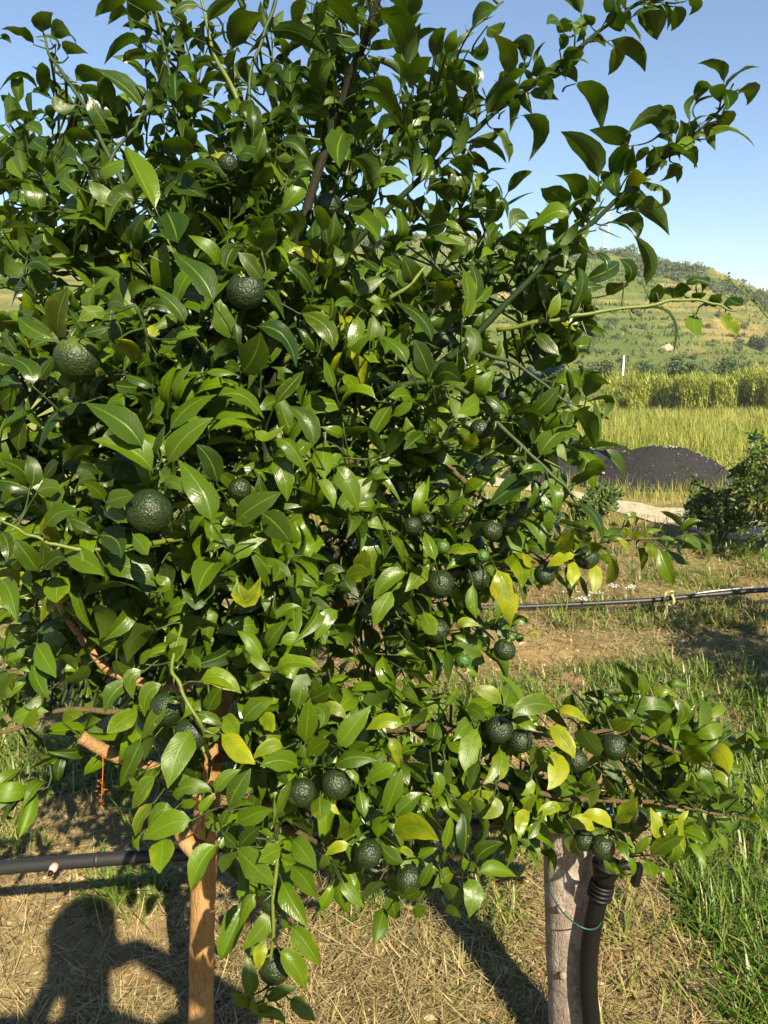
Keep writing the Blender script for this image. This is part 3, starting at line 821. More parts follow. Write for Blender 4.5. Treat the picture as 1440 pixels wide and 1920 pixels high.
# ------------------------------------------------------------------ the leaves one can follow singly, surveyed from the photograph
# each tile: origin and scale; each leaf: base x,y, a point on its midrib, tip x,y, breadth, face (t upper, u under), yellowing
TILES = {'A': (0, 0, 3), 'B': (400, 0, 3), 'C': (800, 0, 2.25), 'D': (0, 440, 3), 'E': (440, 440, 3), 'F': (0, 880, 3), 'G': (440, 880, 3),
         'H': (840, 640, 2.4), 'I': (200, 1240, 3), 'J': (600, 1240, 3), 'K': (960, 1200, 3), 'L': (400, 1560, 4), 'R': (1000, 360, 3.2727)}
SURVEY = {
'A': """195 255 120 175 5 165 55 u 0;245 195 240 110 300 70 90 u 0;280 230 350 165 432 255 85 u 0;380 320 400 265 500 305 70 u .1;0 200 30 205 65 245 35 u 0
720 5 620 20 535 95 70 u .1;735 100 670 70 605 140 60 u .1;950 60 800 20 735 175 110 u 0;810 240 700 230 585 365 60 u 0;870 320 760 310 690 350 65 u .3
1110 210 1040 180 975 290 75 u 0;1130 35 1040 30 970 90 80 t 0;1165 130 1230 50 1330 0 75 u .15;800 620 700 490 515 378 115 t 0;450 470 560 520 660 650 115 u 0
640 770 560 650 500 545 120 t 0;425 465 500 410 640 470 80 u 0;470 660 380 650 270 720 70 t 0;310 520 340 600 430 590 75 t 0;30 700 110 645 220 672 50 u .1
880 1190 790 1000 705 818 115 t 0;1000 1010 1120 940 1280 1000 90 t 0;1060 1040 1180 1060 1330 1010 60 t 0;960 1010 1060 1060 1160 1110 140 t 0
935 1180 975 1270 1000 1365 175 t .05;790 1150 680 1115 595 1300 120 t .05;650 1330 480 1220 300 1250 85 t .05;750 1380 760 1290 820 1200 105 t 0
680 1160 580 1095 495 1010 95 t 0;350 1170 405 1150 465 1185 105 t .1;85 1400 130 1300 240 1270 65 u .15;0 1290 80 1265 190 1290 65 u .15;1050 910 1010 810 890 800 110 u 0
985 400 985 480 992 572 125 t 0;880 430 900 350 950 300 95 t 0;1110 440 1050 370 1000 400 115 t 0;930 580 870 550 830 615 85 u 0;350 910 400 890 445 930 115 t .1
450 905 500 880 555 880 90 t .05;375 745 460 750 545 800 80 u .3;1360 570 1310 590 1290 645 80 t .1;1330 880 1385 860 1440 880 115 t 0;780 1120 700 1080 620 1000 70 u 0
140 700 200 720 240 760 80 t 0;60 880 90 950 130 1010 90 t .1;180 780 220 820 270 850 90 t 0;330 1000 380 1040 430 1100 80 t .1;170 1380 210 1360 245 1330 70 t .2""",
'B': """110 290 150 160 280 75 125 u .1;95 400 80 350 110 295 50 u .1;300 180 480 190 640 310 95 u 0;520 -10 470 70 455 155 75 u .2;580 0 595 90 575 200 75 u .15
620 -10 740 60 815 205 90 u .05;590 155 640 120 692 160 65 t 0;645 555 610 430 690 325 150 t 0;215 500 330 435 412 550 105 u 0;600 530 490 530 395 620 95 u 0
460 640 590 640 650 690 90 u 0;310 690 400 650 500 742 80 u 0;740 740 700 830 710 945 175 t .05;790 520 960 575 1112 778 90 u 0;830 450 920 490 1000 510 110 t .1
890 430 960 470 1000 565 80 u 0;1050 -60 1090 20 1085 115 190 u 0;920 60 1060 150 1090 378 125 u 0;830 250 750 265 690 205 95 t 0;870 285 960 250 1040 262 60 u 0
815 400 860 365 903 405 90 u 0;1120 500 1140 395 1230 320 110 u 0;1240 330 1255 240 1285 150 90 u 0;1310 310 1330 240 1370 165 90 t 0;1280 480 1350 600 1372 742 100 u 0
1040 600 1080 565 1130 590 85 t .15;1150 635 1175 600 1212 645 75 t .1;1190 750 1290 720 1370 795 80 u 0;910 1000 1000 970 1110 1052 75 t .15;780 890 870 960 915 1105 115 u 0
1180 865 1205 940 1165 1022 80 t 0;1190 1060 1290 1060 1352 1165 85 u 0;1300 980 1340 1000 1310 1092 60 t .2;1100 1130 1108 1180 1108 1235 35 u .8;1190 1340 1260 1250 1270 1112 100 u .1
1260 1330 1340 1330 1422 1382 70 t .25;780 1190 870 1260 932 1352 135 t 0;740 1130 800 1160 875 1140 90 t .1;390 1200 450 1250 440 1352 115 u 0;80 570 120 590 112 655 75 t .15
140 640 180 600 222 580 75 t .25;120 880 190 870 252 912 120 t .05;350 880 400 915 462 890 100 u .35;370 810 460 810 532 895 90 t 0;120 1330 160 1310 198 1280 70 t .2
140 1390 240 1350 332 1350 80 t .2;210 1330 232 1270 220 1215 45 u 0;920 760 980 690 1032 705 110 t .1;810 800 840 730 912 702 110 u 0;440 970 510 930 565 965 65 t 0
250 390 320 420 290 470 90 t .1;440 380 430 450 440 520 80 t 0;680 560 690 510 685 470 35 u .6;1000 900 1060 870 1130 900 80 u 0;960 1100 1040 1120 1080 1200 80 u 0""",
'C': """655 65 620 5 560 -5 55 u .05;695 115 690 80 660 60 35 u 0;580 138 545 80 505 105 60 t 0;615 85 580 110 555 140 55 u 0;760 110 800 80 802 20 95 t 0
830 10 780 20 758 55 60 u 0;930 25 955 100 972 170 105 u .15;1045 20 1062 80 1030 132 65 u 0;1095 0 1140 15 1105 66 42 u 0;685 182 720 165 757 190 28 u 0
765 172 865 195 922 305 65 u 0;790 190 800 255 765 318 68 u .3;560 215 580 180 560 145 50 u 0;590 215 620 248 665 225 85 u 0;563 300 600 300 634 348 55 u 0
627 346 710 400 740 552 80 u 0;435 358 500 345 522 425 55 u 0;465 330 472 285 482 230 58 t 0;470 330 505 305 547 312 40 t 0;325 325 348 230 275 140 78 u .2
445 250 410 190 360 180 65 u 0;250 490 308 410 386 355 112 u 0;150 490 192 430 250 420 72 t .15;215 400 165 330 112 298 72 u 0;195 370 205 300 135 248 50 t 0
172 215 225 235 243 155 65 u 0;250 110 300 130 332 90 80 t 0;190 115 230 60 300 35 95 t 0;40 240 42 170 85 118 65 u 0;80 222 105 178 122 125 62 t 0
385 490 482 520 430 682 68 u 0;270 535 325 600 346 692 65 t .2;160 600 260 620 337 690 50 u 0;140 672 205 670 268 735 55 u .1;90 680 150 690 192 772 60 u 0
190 730 222 770 200 800 40 t .2;0 790 85 795 112 882 72 u 0;70 940 110 950 158 985 40 t .2;250 960 275 880 235 775 50 u 0;290 880 325 850 342 925 40 t .1
208 852 232 812 272 835 40 u 0;440 930 378 905 350 972 58 t .05;605 910 530 898 430 980 85 t .1;600 890 552 830 480 795 78 u 0;655 900 645 790 542 740 78 u .05
725 762 685 640 565 555 88 u .05;740 820 705 790 685 735 60 t .1;850 600 808 680 800 792 75 u 0;855 620 790 570 685 548 78 u 0;850 742 842 680 872 608 76 t 0
880 690 912 640 932 618 42 u 0;920 720 1000 650 1122 645 78 u 0;1035 602 960 488 840 575 72 u .1;1055 570 1030 530 1003 518 45 u 0;1025 632 1085 580 1070 505 82 t 0
1130 572 1095 605 1030 632 58 t 0;1180 585 1285 552 1388 624 60 t .3;1122 596 1150 570 1182 582 30 t .2;1215 380 1165 365 1136 434 58 u 0;1235 375 1270 415 1265 468 80 t 0
1300 385 1372 385 1350 446 58 u 0;1200 548 1262 505 1250 468 70 u 0;925 820 878 832 843 895 75 t .1;815 898 930 888 1024 994 85 u 0;755 948 872 925 890 1012 58 u 0
1015 690 1048 720 980 768 60 u 0;1040 682 1062 720 1056 775 32 u 0;985 780 1015 850 953 880 36 u 0;760 795 762 750 733 722 46 u 0;550 1045 565 960 592 900 62 u 0
500 1022 450 985 378 1000 82 u 0;690 1062 640 1035 590 1082 84 u 0;720 850 680 880 650 950 50 u 0;830 860 870 800 900 770 50 t 0;310 350 360 310 415 305 50 u 0
70 330 100 400 120 480 60 u 0;20 560 60 540 120 580 60 u 0;330 460 370 440 350 560 45 u 0""",
'D': """330 592 330 450 385 295 178 t .25;300 592 190 535 98 463 112 t .05;350 622 250 600 148 662 82 t .1;510 432 530 320 692 220 105 t 0;430 500 520 432 602 450 82 t .25
560 500 680 440 762 522 105 t 0;745 372 775 300 855 300 105 t .05;1200 386 1120 230 965 98 135 t 0;1040 502 980 400 858 300 85 t 0;640 592 725 610 745 722 125 u .6
920 692 980 580 1135 518 105 t 0;1350 602 1250 470 1238 362 125 t 0;185 856 150 740 22 688 88 t .05;0 820 60 820 132 872 72 t 0;220 820 252 760 302 690 82 t 0
470 940 290 1030 215 1232 118 t 0;0 1112 90 1050 212 985 72 t 0;100 1232 115 1080 130 925 135 t 0;800 1202 690 1060 478 945 135 t 0;860 1342 740 1215 518 1155 125 t .1
940 1302 1030 1150 1202 1030 145 t .1;950 1112 1060 970 1222 898 125 t 0;860 1242 882 1150 930 1070 62 t .05;1191 1629 1134 1440 999 1269 140 t .1;1224 1410 1185 1275 1104 1179 120 t 0
1209 930 1350 900 1485 1035 96 t 0;1200 1050 1320 990 1470 1050 84 t .2;1158 1122 1290 1065 1432 1100 62 t 0;1148 1192 1260 1152 1392 1182 60 u 0;1400 642 1280 630 1205 702 82 u .1
170 1442 130 1330 0 1268 130 t 0;170 1430 190 1330 150 1240 80 t 0;320 935 350 890 392 880 62 t .2;400 925 412 870 420 828 52 t 0;690 782 800 820 862 862 62 t 0
860 852 850 780 818 738 72 t 0;1150 782 1240 762 1342 792 62 t .1;1260 742 1310 740 1352 770 72 t 0;640 640 600 670 578 722 78 t .05;570 640 580 620 630 600 50 t .1
540 792 570 780 602 802 60 u .5;960 882 1000 800 1082 718 72 t 0;350 1292 440 1230 540 1190 92 u 0;590 972 650 930 702 972 92 t 0;150 182 210 150 292 212 82 t .1
165 62 200 90 247 60 72 t .1;600 402 650 372 702 402 92 t 0;840 400 920 400 980 460 70 t .05;460 560 540 540 620 520 70 t 0;240 1380 290 1310 330 1280 80 t 0
30 560 60 620 100 660 60 t .1;120 430 160 450 190 420 60 t .05;80 290 120 300 150 280 70 t 0;420 560 480 620 520 700 60 u 0;1030 340 1090 330 1150 380 90 t .05;980 590 1050 560 1120 570 60 t 0""",
'E': """110 520 265 560 347 747 112 t 0;30 782 110 680 145 548 175 t .05;360 438 510 515 553 652 125 t .25;690 450 685 540 634 636 88 t .05;670 386 620 375 562 402 72 t 0
660 332 740 290 852 240 82 t 0;850 240 882 230 912 282 52 t .05;880 370 1045 465 1108 602 95 t .05;970 732 920 640 818 568 82 t 0;1100 802 1060 690 1008 588 112 t 0
1100 852 1040 758 942 782 102 t .15;1110 852 1180 770 1277 832 135 t 0;1280 482 1312 330 1268 162 92 t .2;1290 442 1362 300 1310 135 100 t 0;1290 510 1352 590 1308 702 88 t .05
1260 422 1190 315 1048 264 72 u 0;1330 462 1390 400 1450 400 80 u 0;1280 432 1380 360 1450 285 82 t 0;745 842 825 808 890 852 62 t 0;890 852 930 840 975 856 30 t 0
802 932 680 885 578 1002 62 t .2;440 1202 415 1060 298 962 112 t .1;510 1150 498 1250 505 1382 125 t .1;215 1148 320 1195 407 1354 84 t 0;213 1248 275 1350 296 1502 118 t 0
570 1308 640 1400 697 1560 125 t .05;890 948 820 1050 762 1158 92 t 0;880 1022 950 980 1002 936 62 t 0;1200 900 1262 990 1292 1078 82 t .05;1350 788 1400 830 1445 885 72 t .1
1140 992 1170 985 1212 1000 32 t .5;1180 1182 1172 1100 1138 1018 60 t .2;1270 1212 1325 1170 1352 1108 82 t .3;830 128 890 165 945 195 82 t .15;1000 262 982 200 948 128 112 t 0
720 660 770 688 822 722 60 t .3;220 962 305 860 390 768 92 t .15;110 1088 185 1145 283 1070 62 t .2;160 262 90 170 18 98 102 t .2;70 132 112 90 152 78 62 u .3
720 140 770 170 812 212 62 t .05;1190 132 1250 110 1302 58 72 t .2;1110 0 1200 20 1292 62 62 t .2;760 602 772 520 780 458 62 t .05;600 782 660 830 652 882 82 t .2
0 492 12 560 22 622 52 t 0;1040 20 1100 60 1130 140 80 u 0;560 60 590 130 570 180 60 t .05;1000 480 1030 420 1010 360 60 u 0;560 870 540 790 500 690 60 t 0;1380 580 1430 640 1440 720 60 u 0
600 1130 680 1090 760 1080 90 u 0;620 480 650 560 640 640 60 t 0;850 1230 790 1160 750 1080 70 u 0;960 1100 900 1160 860 1240 80 u 0""",
'F': """1222 402 1200 355 1190 305 42 t 0;545 372 650 395 682 502 150 t .05;740 360 792 420 832 482 102 t 0;580 545 740 555 886 662 132 t 0;1250 505 1160 575 1108 712 165 t .1
360 482 470 505 592 602 142 t .05;220 582 150 480 82 388 122 t .05;220 572 245 480 230 408 82 t .05;231 572 310 500 372 502 92 t .1;592 182 540 110 468 78 82 t .05
592 192 670 160 755 150 112 t 0;570 212 650 240 717 302 102 t 0;430 92 482 50 545 62 92 t 0;200 132 270 100 342 120 112 t .05;250 330 320 250 425 230 112 t 0
380 272 480 310 552 372 72 t .1;480 312 520 282 552 268 42 t .1;330 420 280 350 258 250 102 t .4;0 342 45 430 35 525 82 t .15;0 182 32 150 52 108 62 t .2
0 622 55 690 100 866 122 t 0;330 590 320 670 318 752 155 t .2;360 762 402 790 422 832 82 u .4;910 518 942 600 908 702 92 u .2;970 192 1010 200 1062 170 52 u .4
970 312 1002 290 1032 250 52 u .5;920 102 970 70 1042 142 82 t .05;1330 422 1250 400 1153 467 72 t .1;200 980 250 1060 316 1174 118 t 0;190 1090 212 1190 280 1294 98 t 0
310 1042 370 1080 432 1132 92 u 0;60 1422 150 1370 274 1362 78 t 0;0 1012 70 965 132 962 62 t 0;0 1092 60 1060 134 1050 42 t .05;0 1292 40 1220 82 1150 92 t .05
30 1292 75 1235 147 1200 62 t .05;345 1432 400 1380 472 1378 72 t .2;810 1130 735 1180 752 1294 84 t .2;920 1208 828 1265 815 1394 92 t .15;740 1188 640 1260 588 1374 105 t 0
195 810 65 850 20 1165 10 t .1;945 1072 990 1030 1034 988 72 t .05;780 1102 820 1050 842 1008 52 t 0;930 982 960 950 1004 938 62 t 0;1115 1196 1235 1180 1357 1262 82 t .3
1170 1372 1200 1290 1252 1228 92 t 0;470 722 620 640 792 680 112 u 0;1000 922 1120 860 1244 892 132 u 0;880 900 760 950 715 1090 140 u .15;1165 752 1090 740 1022 672 62 t 0
520 760 600 830 560 960 110 u 0;650 1060 690 1150 740 1190 100 u 0;1040 1110 1090 1080 1130 1120 80 t .05;200 920 280 880 370 890 60 t .05;30 960 80 900 150 880 70 t 0;500 1090 440 1170 330 1210 70 u 0
120 1440 180 1400 200 1330 70 t .1;230 1260 190 1320 130 1330 60 t .05;850 600 930 650 870 690 60 t .1""",
'G': """0 302 115 205 267 128 135 t 0;140 238 235 310 312 415 155 t .1;15 522 62 435 182 393 95 t .15;20 482 45 390 92 318 112 t .05;100 572 220 545 322 618 95 t 0
10 602 62 745 147 602 50 t .4;278 660 370 620 472 667 72 t .1;230 852 290 790 374 774 62 t .05;185 1002 222 930 307 838 88 t .1;250 986 330 955 398 1004 78 t 0
155 1082 100 970 13 908 78 t .05;585 792 512 850 452 968 95 t .1;560 872 625 900 620 1012 92 u 0;615 622 690 578 767 588 92 t .25;720 592 722 520 732 448 105 t .25
495 592 560 560 622 576 52 t .1;510 652 532 610 572 598 72 t .1;975 580 862 620 782 738 102 t .05;890 680 830 775 778 888 102 t .05;1095 550 1040 602 957 690 102 t .3
1340 640 1345 740 1362 842 82 t .05;1190 472 1285 440 1384 472 62 t .3;1130 520 1100 430 1067 350 72 t .15;870 368 932 440 942 552 52 t .05;970 492 1040 480 1094 512 80 u .05
1060 792 1092 870 1132 932 102 t .3;345 1356 372 1230 370 1112 108 t .1;420 1252 450 1220 477 1188 62 t .1;410 1292 480 1270 538 1228 102 t .1;220 1142 335 1085 488 1132 62 t .2
40 1432 115 1335 222 1288 92 t .05;480 1342 560 1345 632 1398 72 t .4;885 1342 842 1235 752 1158 92 u .1;85 1048 140 1090 204 1132 62 t .1;100 1152 150 1170 204 1150 62 t .4
480 242 550 280 624 290 72 u .2;460 60 525 115 557 222 72 t .1;940 1122 1020 1150 1102 1212 62 u 0;1190 1008 1202 1100 1200 1192 62 u 0;1260 902 1290 860 1384 882 52 t .4
1300 1108 1340 1140 1374 1172 32 t .1;860 1000 900 960 960 930 70 u 0;700 980 760 1040 780 1110 70 u 0;960 960 1020 1010 1060 1080 70 u 0;540 1190 570 1260 590 1320 70 u .1;660 700 610 680 560 640 60 u .05
600 320 680 300 760 330 60 u 0;760 290 840 230 930 240 60 u 0;1000 600 940 700 900 800 100 u 0;1130 200 1190 240 1230 310 60 u 0;1180 640 1240 700 1280 780 60 u 0;1280 420 1340 330 1420 300 60 u 0
930 1250 980 1260 1040 1320 60 t .1;700 250 720 330 700 420 60 u 0;370 480 420 520 480 560 70 u .05""",
'H': """380 600 292 655 178 742 88 t .05;432 588 410 592 380 606 28 t .05;410 522 465 440 562 373 88 t .1;370 332 440 275 502 198 82 t 0;320 278 382 360 378 472 58 u .05
160 244 222 280 272 342 60 t 0;618 262 660 185 733 195 88 u 0;600 284 722 255 688 362 45 u 0;560 310 628 360 666 488 75 u 0;555 656 605 605 692 580 52 u 0;600 622 660 565 712 580 80 t .1
588 602 602 560 606 524 38 u 0;500 582 572 500 520 470 36 u 0;500 580 470 520 490 470 40 u 0;575 725 665 790 700 918 62 t 0;350 762 382 690 392 630 48 t 0
312 492 330 540 362 592 40 t .1;470 952 532 900 557 843 82 t .3;576 960 510 975 444 1016 48 t .45;570 984 565 1040 556 1104 66 t .5;655 994 668 1060 652 1138 66 t .4
640 962 670 920 702 932 60 t .3;730 962 742 1040 708 1092 60 u .3;215 1018 265 1130 282 1284 118 t .5;240 988 322 1000 332 1114 105 t .3;900 888 922 940 908 974 62 t .3
960 888 1032 930 993 992 35 t .1;1050 880 1132 910 1130 982 46 t .1;1090 868 1152 880 1188 956 32 u 0;1058 842 1010 790 952 766 34 u 0;1060 862 1100 820 1134 814 45 u 0
900 892 905 855 965 850 38 t .2;760 888 802 920 822 982 32 t .3;792 888 800 860 788 838 34 t .3;330 948 372 1000 392 984 46 t .5;848 928 882 960 868 1038 38 u 0
680 958 720 978 737 1008 48 t .05;588 1050 612 1100 626 1152 22 u 0;340 1322 392 1302 417 1354 14 t .5;282 1380 292 1410 284 1434 22 u .5;530 118 552 190 545 234 32 u .05
560 1000 610 980 640 1000 40 u .1;820 900 850 870 880 880 40 t .2;720 900 750 880 800 890 36 t .2;600 930 620 900 650 880 40 u .1;300 340 330 300 360 310 60 t .1""",
'I': """480 384 402 520 343 716 165 t .1;340 254 268 330 195 442 88 t .1;340 232 382 218 432 234 38 t .1;192 428 162 510 190 616 48 u .3;200 440 142 560 76 706 112 t 0
485 894 350 915 202 1004 135 t 0;380 832 290 850 228 966 85 t 0;320 990 312 1085 298 1194 155 t .2;625 1028 532 1130 473 1290 122 t 0;725 1044 828 1150 948 1258 145 t 0
650 968 700 1010 732 1052 72 t 0;680 830 732 720 812 602 112 t 0;640 932 660 880 677 830 52 t 0;730 918 820 862 940 832 112 t 0;740 1042 800 980 864 928 92 t 0
640 402 728 490 836 580 122 t .6;1000 490 910 478 826 552 84 t .3;1085 602 980 555 862 592 122 t 0;1085 590 1110 568 1152 606 55 t 0;1115 470 1130 340 1142 206 112 t 0
1120 552 1110 510 1110 470 32 t 0;1130 542 1190 470 1256 448 102 t .15;1300 480 1372 385 1488 248 115 t 0;1208 592 1260 530 1312 478 66 t 0;950 862 1002 760 1042 668 62 t .05
1200 750 1200 820 1202 894 125 t .2;1262 798 1280 830 1312 864 34 t .7;990 1048 920 1080 852 1134 102 t .05;1040 1000 1105 1065 1182 1182 125 t .05;1030 1148 1112 1220 1192 1344 132 t .05
520 112 640 90 758 182 80 t .25;760 342 842 260 942 220 102 t .1;380 742 480 700 602 738 82 t 0;610 742 660 665 757 608 80 t 0;420 822 460 800 512 788 58 t 0
520 852 560 800 614 738 58 t 0;280 638 200 730 142 832 88 t .2;270 788 198 880 162 984 72 t .3;165 960 160 1000 182 1070 30 t .1;700 1068 680 1120 648 1192 92 u 0
500 290 580 318 657 356 58 t .1;650 310 705 360 742 424 112 t .2;850 310 910 340 932 402 92 t .4;1200 254 1270 278 1354 312 58 t .45;1150 250 1222 290 1200 374 88 t .1
190 268 80 340 0 404 112 t .2;990 888 1080 900 1152 994 112 u 0;370 560 430 620 530 650 80 u 0;1020 700 980 640 960 560 60 u 0;860 400 940 400 990 420 70 u 0;540 430 580 400 640 380 50 t .3
940 1300 860 1250 780 1230 60 u 0;270 420 230 480 210 560 60 u 0;860 960 900 960 930 1000 40 t .2;120 660 150 690 180 680 60 t .1""",
'J': """475 358 370 335 258 386 88 t .3;70 602 180 540 325 562 82 t 0;150 522 212 480 275 470 72 t 0;240 702 350 620 428 590 68 t 0;360 872 412 740 458 608 112 t 0;420 872 495 800 578 738 82 t 0
320 1000 342 920 362 870 100 t 0;400 978 530 925 672 1012 150 t .4;700 1072 722 960 737 866 68 t .05;700 1132 700 1095 706 1070 28 t 0;805 1102 822 960 800 828 98 t 0
810 1182 814 1140 808 1102 38 t 0;875 1132 930 1060 1038 1022 102 t 0;885 1194 990 1165 1108 1212 85 t 0;850 1190 860 1150 880 1140 34 t 0;830 1215 862 1310 838 1444 115 t .05
760 1190 700 1215 633 1278 92 t .1;560 1272 600 1200 632 1128 60 t .05;550 1110 600 1070 662 1048 58 t 0;340 1028 402 1100 472 1132 88 t 0;440 1050 490 1070 528 1088 46 t .5
220 718 238 800 250 882 82 t 0;145 590 190 640 212 690 48 t 0;890 368 842 490 815 622 135 t .2;1010 488 1015 590 918 690 110 t .2;1030 246 950 178 852 152 82 t .4
1330 272 1190 240 1082 322 122 t .15;1070 320 1150 340 1218 394 78 t .05;1280 360 1372 440 1430 548 102 t .55;1290 498 1342 600 1278 724 135 t .6;980 755 990 835 912 884 72 t .25
850 350 810 370 748 452 88 t 0;820 258 880 280 924 342 80 t .05;380 428 432 490 447 602 68 t .4;500 372 560 320 604 258 58 u .2;560 270 650 240 742 252 36 u .2
720 250 752 200 777 138 38 t .2;630 620 672 690 640 782 66 t 0;560 802 600 798 644 832 38 t .1;1190 655 1182 720 1130 752 58 t .2;1140 842 1180 790 1202 738 70 t .2
1190 838 1130 900 1130 994 82 t .2;1240 898 1202 950 1170 1004 58 t .2;1050 902 1062 840 1082 768 34 t .2;1365 840 1290 825 1213 894 70 t .35;0 1392 42 1320 72 1258 68 t 0
125 1238 170 1300 252 1384 62 t 0;340 1230 300 1290 232 1344 92 u 0;90 1000 150 955 192 950 92 t .1;170 952 202 910 232 878 48 t .05;170 1030 100 1045 28 1090 58 t .45
60 1110 100 1150 152 1192 80 u .1;470 1332 520 1310 557 1288 82 t 0;530 1442 560 1400 602 1378 72 t 0;700 1410 750 1400 794 1444 58 t .1;300 690 340 740 360 800 90 u 0
740 780 800 830 840 920 90 u 0;860 760 900 840 930 920 80 u 0;690 700 720 640 700 560 60 u 0;580 480 630 440 680 450 60 u 0;900 560 860 640 850 720 70 u .05;460 560 540 600 600 690 70 u 0
1000 720 1040 800 1050 880 70 u 0;570 830 640 900 700 960 80 u 0;1200 460 1220 560 1190 650 90 u .05;700 1240 740 1310 770 1400 110 u 0;340 820 300 760 310 690 60 u 0;1100 600 1150 640 1190 700 70 u .1""",
'K': """690 310 672 205 572 123 72 u 0;660 332 640 270 588 212 48 u 0;730 332 742 260 714 188 62 t .1;780 312 860 278 924 320 58 t .15;900 330 964 400 920 494 76 t .2
570 516 620 468 690 455 105 t .1;720 402 845 430 868 552 72 u .1;730 482 772 510 802 562 80 t .05;820 540 862 490 882 438 70 t .2;930 560 1000 548 1072 592 92 t .05
960 694 1035 645 1112 690 122 t .1;1080 640 1172 640 1218 760 135 t .9;1040 782 1092 830 1122 884 92 t .05;1120 740 1175 770 1214 832 58 t .4;390 490 432 580 543 680 112 u .15
730 640 800 690 822 752 70 u .05;570 730 642 750 692 814 70 u 0;430 850 362 805 282 852 92 u .05;430 960 466 860 452 768 60 u .3;600 1042 640 960 707 878 122 t .3
470 1076 390 1025 284 1052 66 t .6;570 1070 485 990 392 992 72 t .75;775 1216 862 1145 970 1102 105 t 0;820 1130 812 1040 778 942 82 t .3;890 970 955 1090 956 1254 70 t .4
760 1238 778 1290 792 1344 98 t .05;640 1218 684 1280 660 1344 48 t .1;700 1202 740 1150 764 1098 60 t .1;920 930 1012 905 1114 964 70 u .05;1170 962 1212 880 1284 900 68 u 0
1280 892 1300 840 1290 778 44 t .25;1360 942 1398 880 1342 808 58 t .25;1330 982 1362 1000 1404 1005 48 t .35;1040 960 1085 1050 1112 1154 28 u 0;350 1088 342 1160 402 1224 70 u .05
860 850 900 872 955 828 80 t .05;820 1300 872 1320 892 1394 58 t .15;930 1012 962 990 994 958 38 t .8;590 1140 622 1170 654 1244 68 t .1;250 390 342 398 442 472 50 t .5
450 442 490 402 522 412 60 u 0;860 700 890 680 920 640 60 t .05;690 560 680 620 695 690 40 u 0;1000 780 950 830 900 860 50 u 0;880 1100 900 1060 920 1030 40 t .2;610 660 560 640 500 660 60 u .05
1210 870 1190 820 1170 760 50 u .1;1230 1000 1180 1010 1130 1000 50 u .1;1410 1000 1430 1040 1440 1090 50 t .2;1050 940 1070 890 1100 860 60 u .1;680 800 740 830 790 880 70 u 0;520 760 560 830 620 880 60 u .1""",
'L': """510 368 592 520 707 712 172 t .1;450 612 368 720 210 894 145 t .1;320 462 240 560 188 736 105 t .15;330 482 372 445 402 462 52 t .05;400 820 350 910 340 1044 108 t .45
575 705 695 830 806 1020 172 t .15;490 895 602 990 690 1186 142 t .15;285 1250 272 1100 250 932 118 t 0;315 1376 302 1310 285 1252 62 t 0;265 1326 202 1255 125 1198 92 t 0
405 1280 492 1210 625 1158 102 t 0;345 1362 370 1310 405 1276 68 t 0;565 1248 662 1320 767 1420 122 t .25;340 1402 440 1365 545 1444 112 t 0;890 400 845 500 768 604 88 t 0
970 400 1030 470 1137 564 78 t 0;500 680 540 690 577 712 58 t 0;500 202 550 220 592 252 48 t .05;330 1390 350 1370 380 1380 50 t 0;470 1300 510 1310 560 1290 50 u .1""",
'R': """680 592 722 425 613 263 92 u 0;370 380 442 410 447 505 62 t 0;560 570 602 480 523 408 92 t 0;440 642 512 590 574 560 110 u 0;220 758 302 570 270 460 82 t 0
710 692 760 620 765 562 92 t 0;760 640 830 610 862 660 60 u 0;870 660 905 600 972 600 82 t .1;930 582 1000 540 1092 570 60 t 0;1000 550 1062 560 1030 624 60 u 0
610 736 832 750 857 1004 85 t 0;1000 742 985 820 1012 884 112 t 0;1190 642 1240 680 1292 690 92 t 0;1060 682 1110 668 1154 620 82 t 0;1150 740 1212 820 1252 884 92 t .4
980 662 1012 630 1064 620 60 u 0;105 800 172 850 237 968 60 u .15;10 868 82 930 162 1004 90 t .15;100 782 132 700 162 618 72 t .3;10 1104 75 1040 142 988 92 u 0;300 700 330 660 350 610 60 t 0"""}
LEAVES = []
for k_, txt in SURVEY.items():
    ox, oy, sc_ = TILES[k_]
    for part in txt.replace('\n', ';').split(';'):
        w = part.split()
        if len(w) != 9: continue
        q = [float(a) for a in w[:7]]
        LEAVES.append((ox + q[0] / sc_, oy + q[1] / sc_, ox + q[2] / sc_, oy + q[3] / sc_, ox + q[4] / sc_, oy + q[5] / sc_, q[6] / sc_, w[7], float(w[8])))

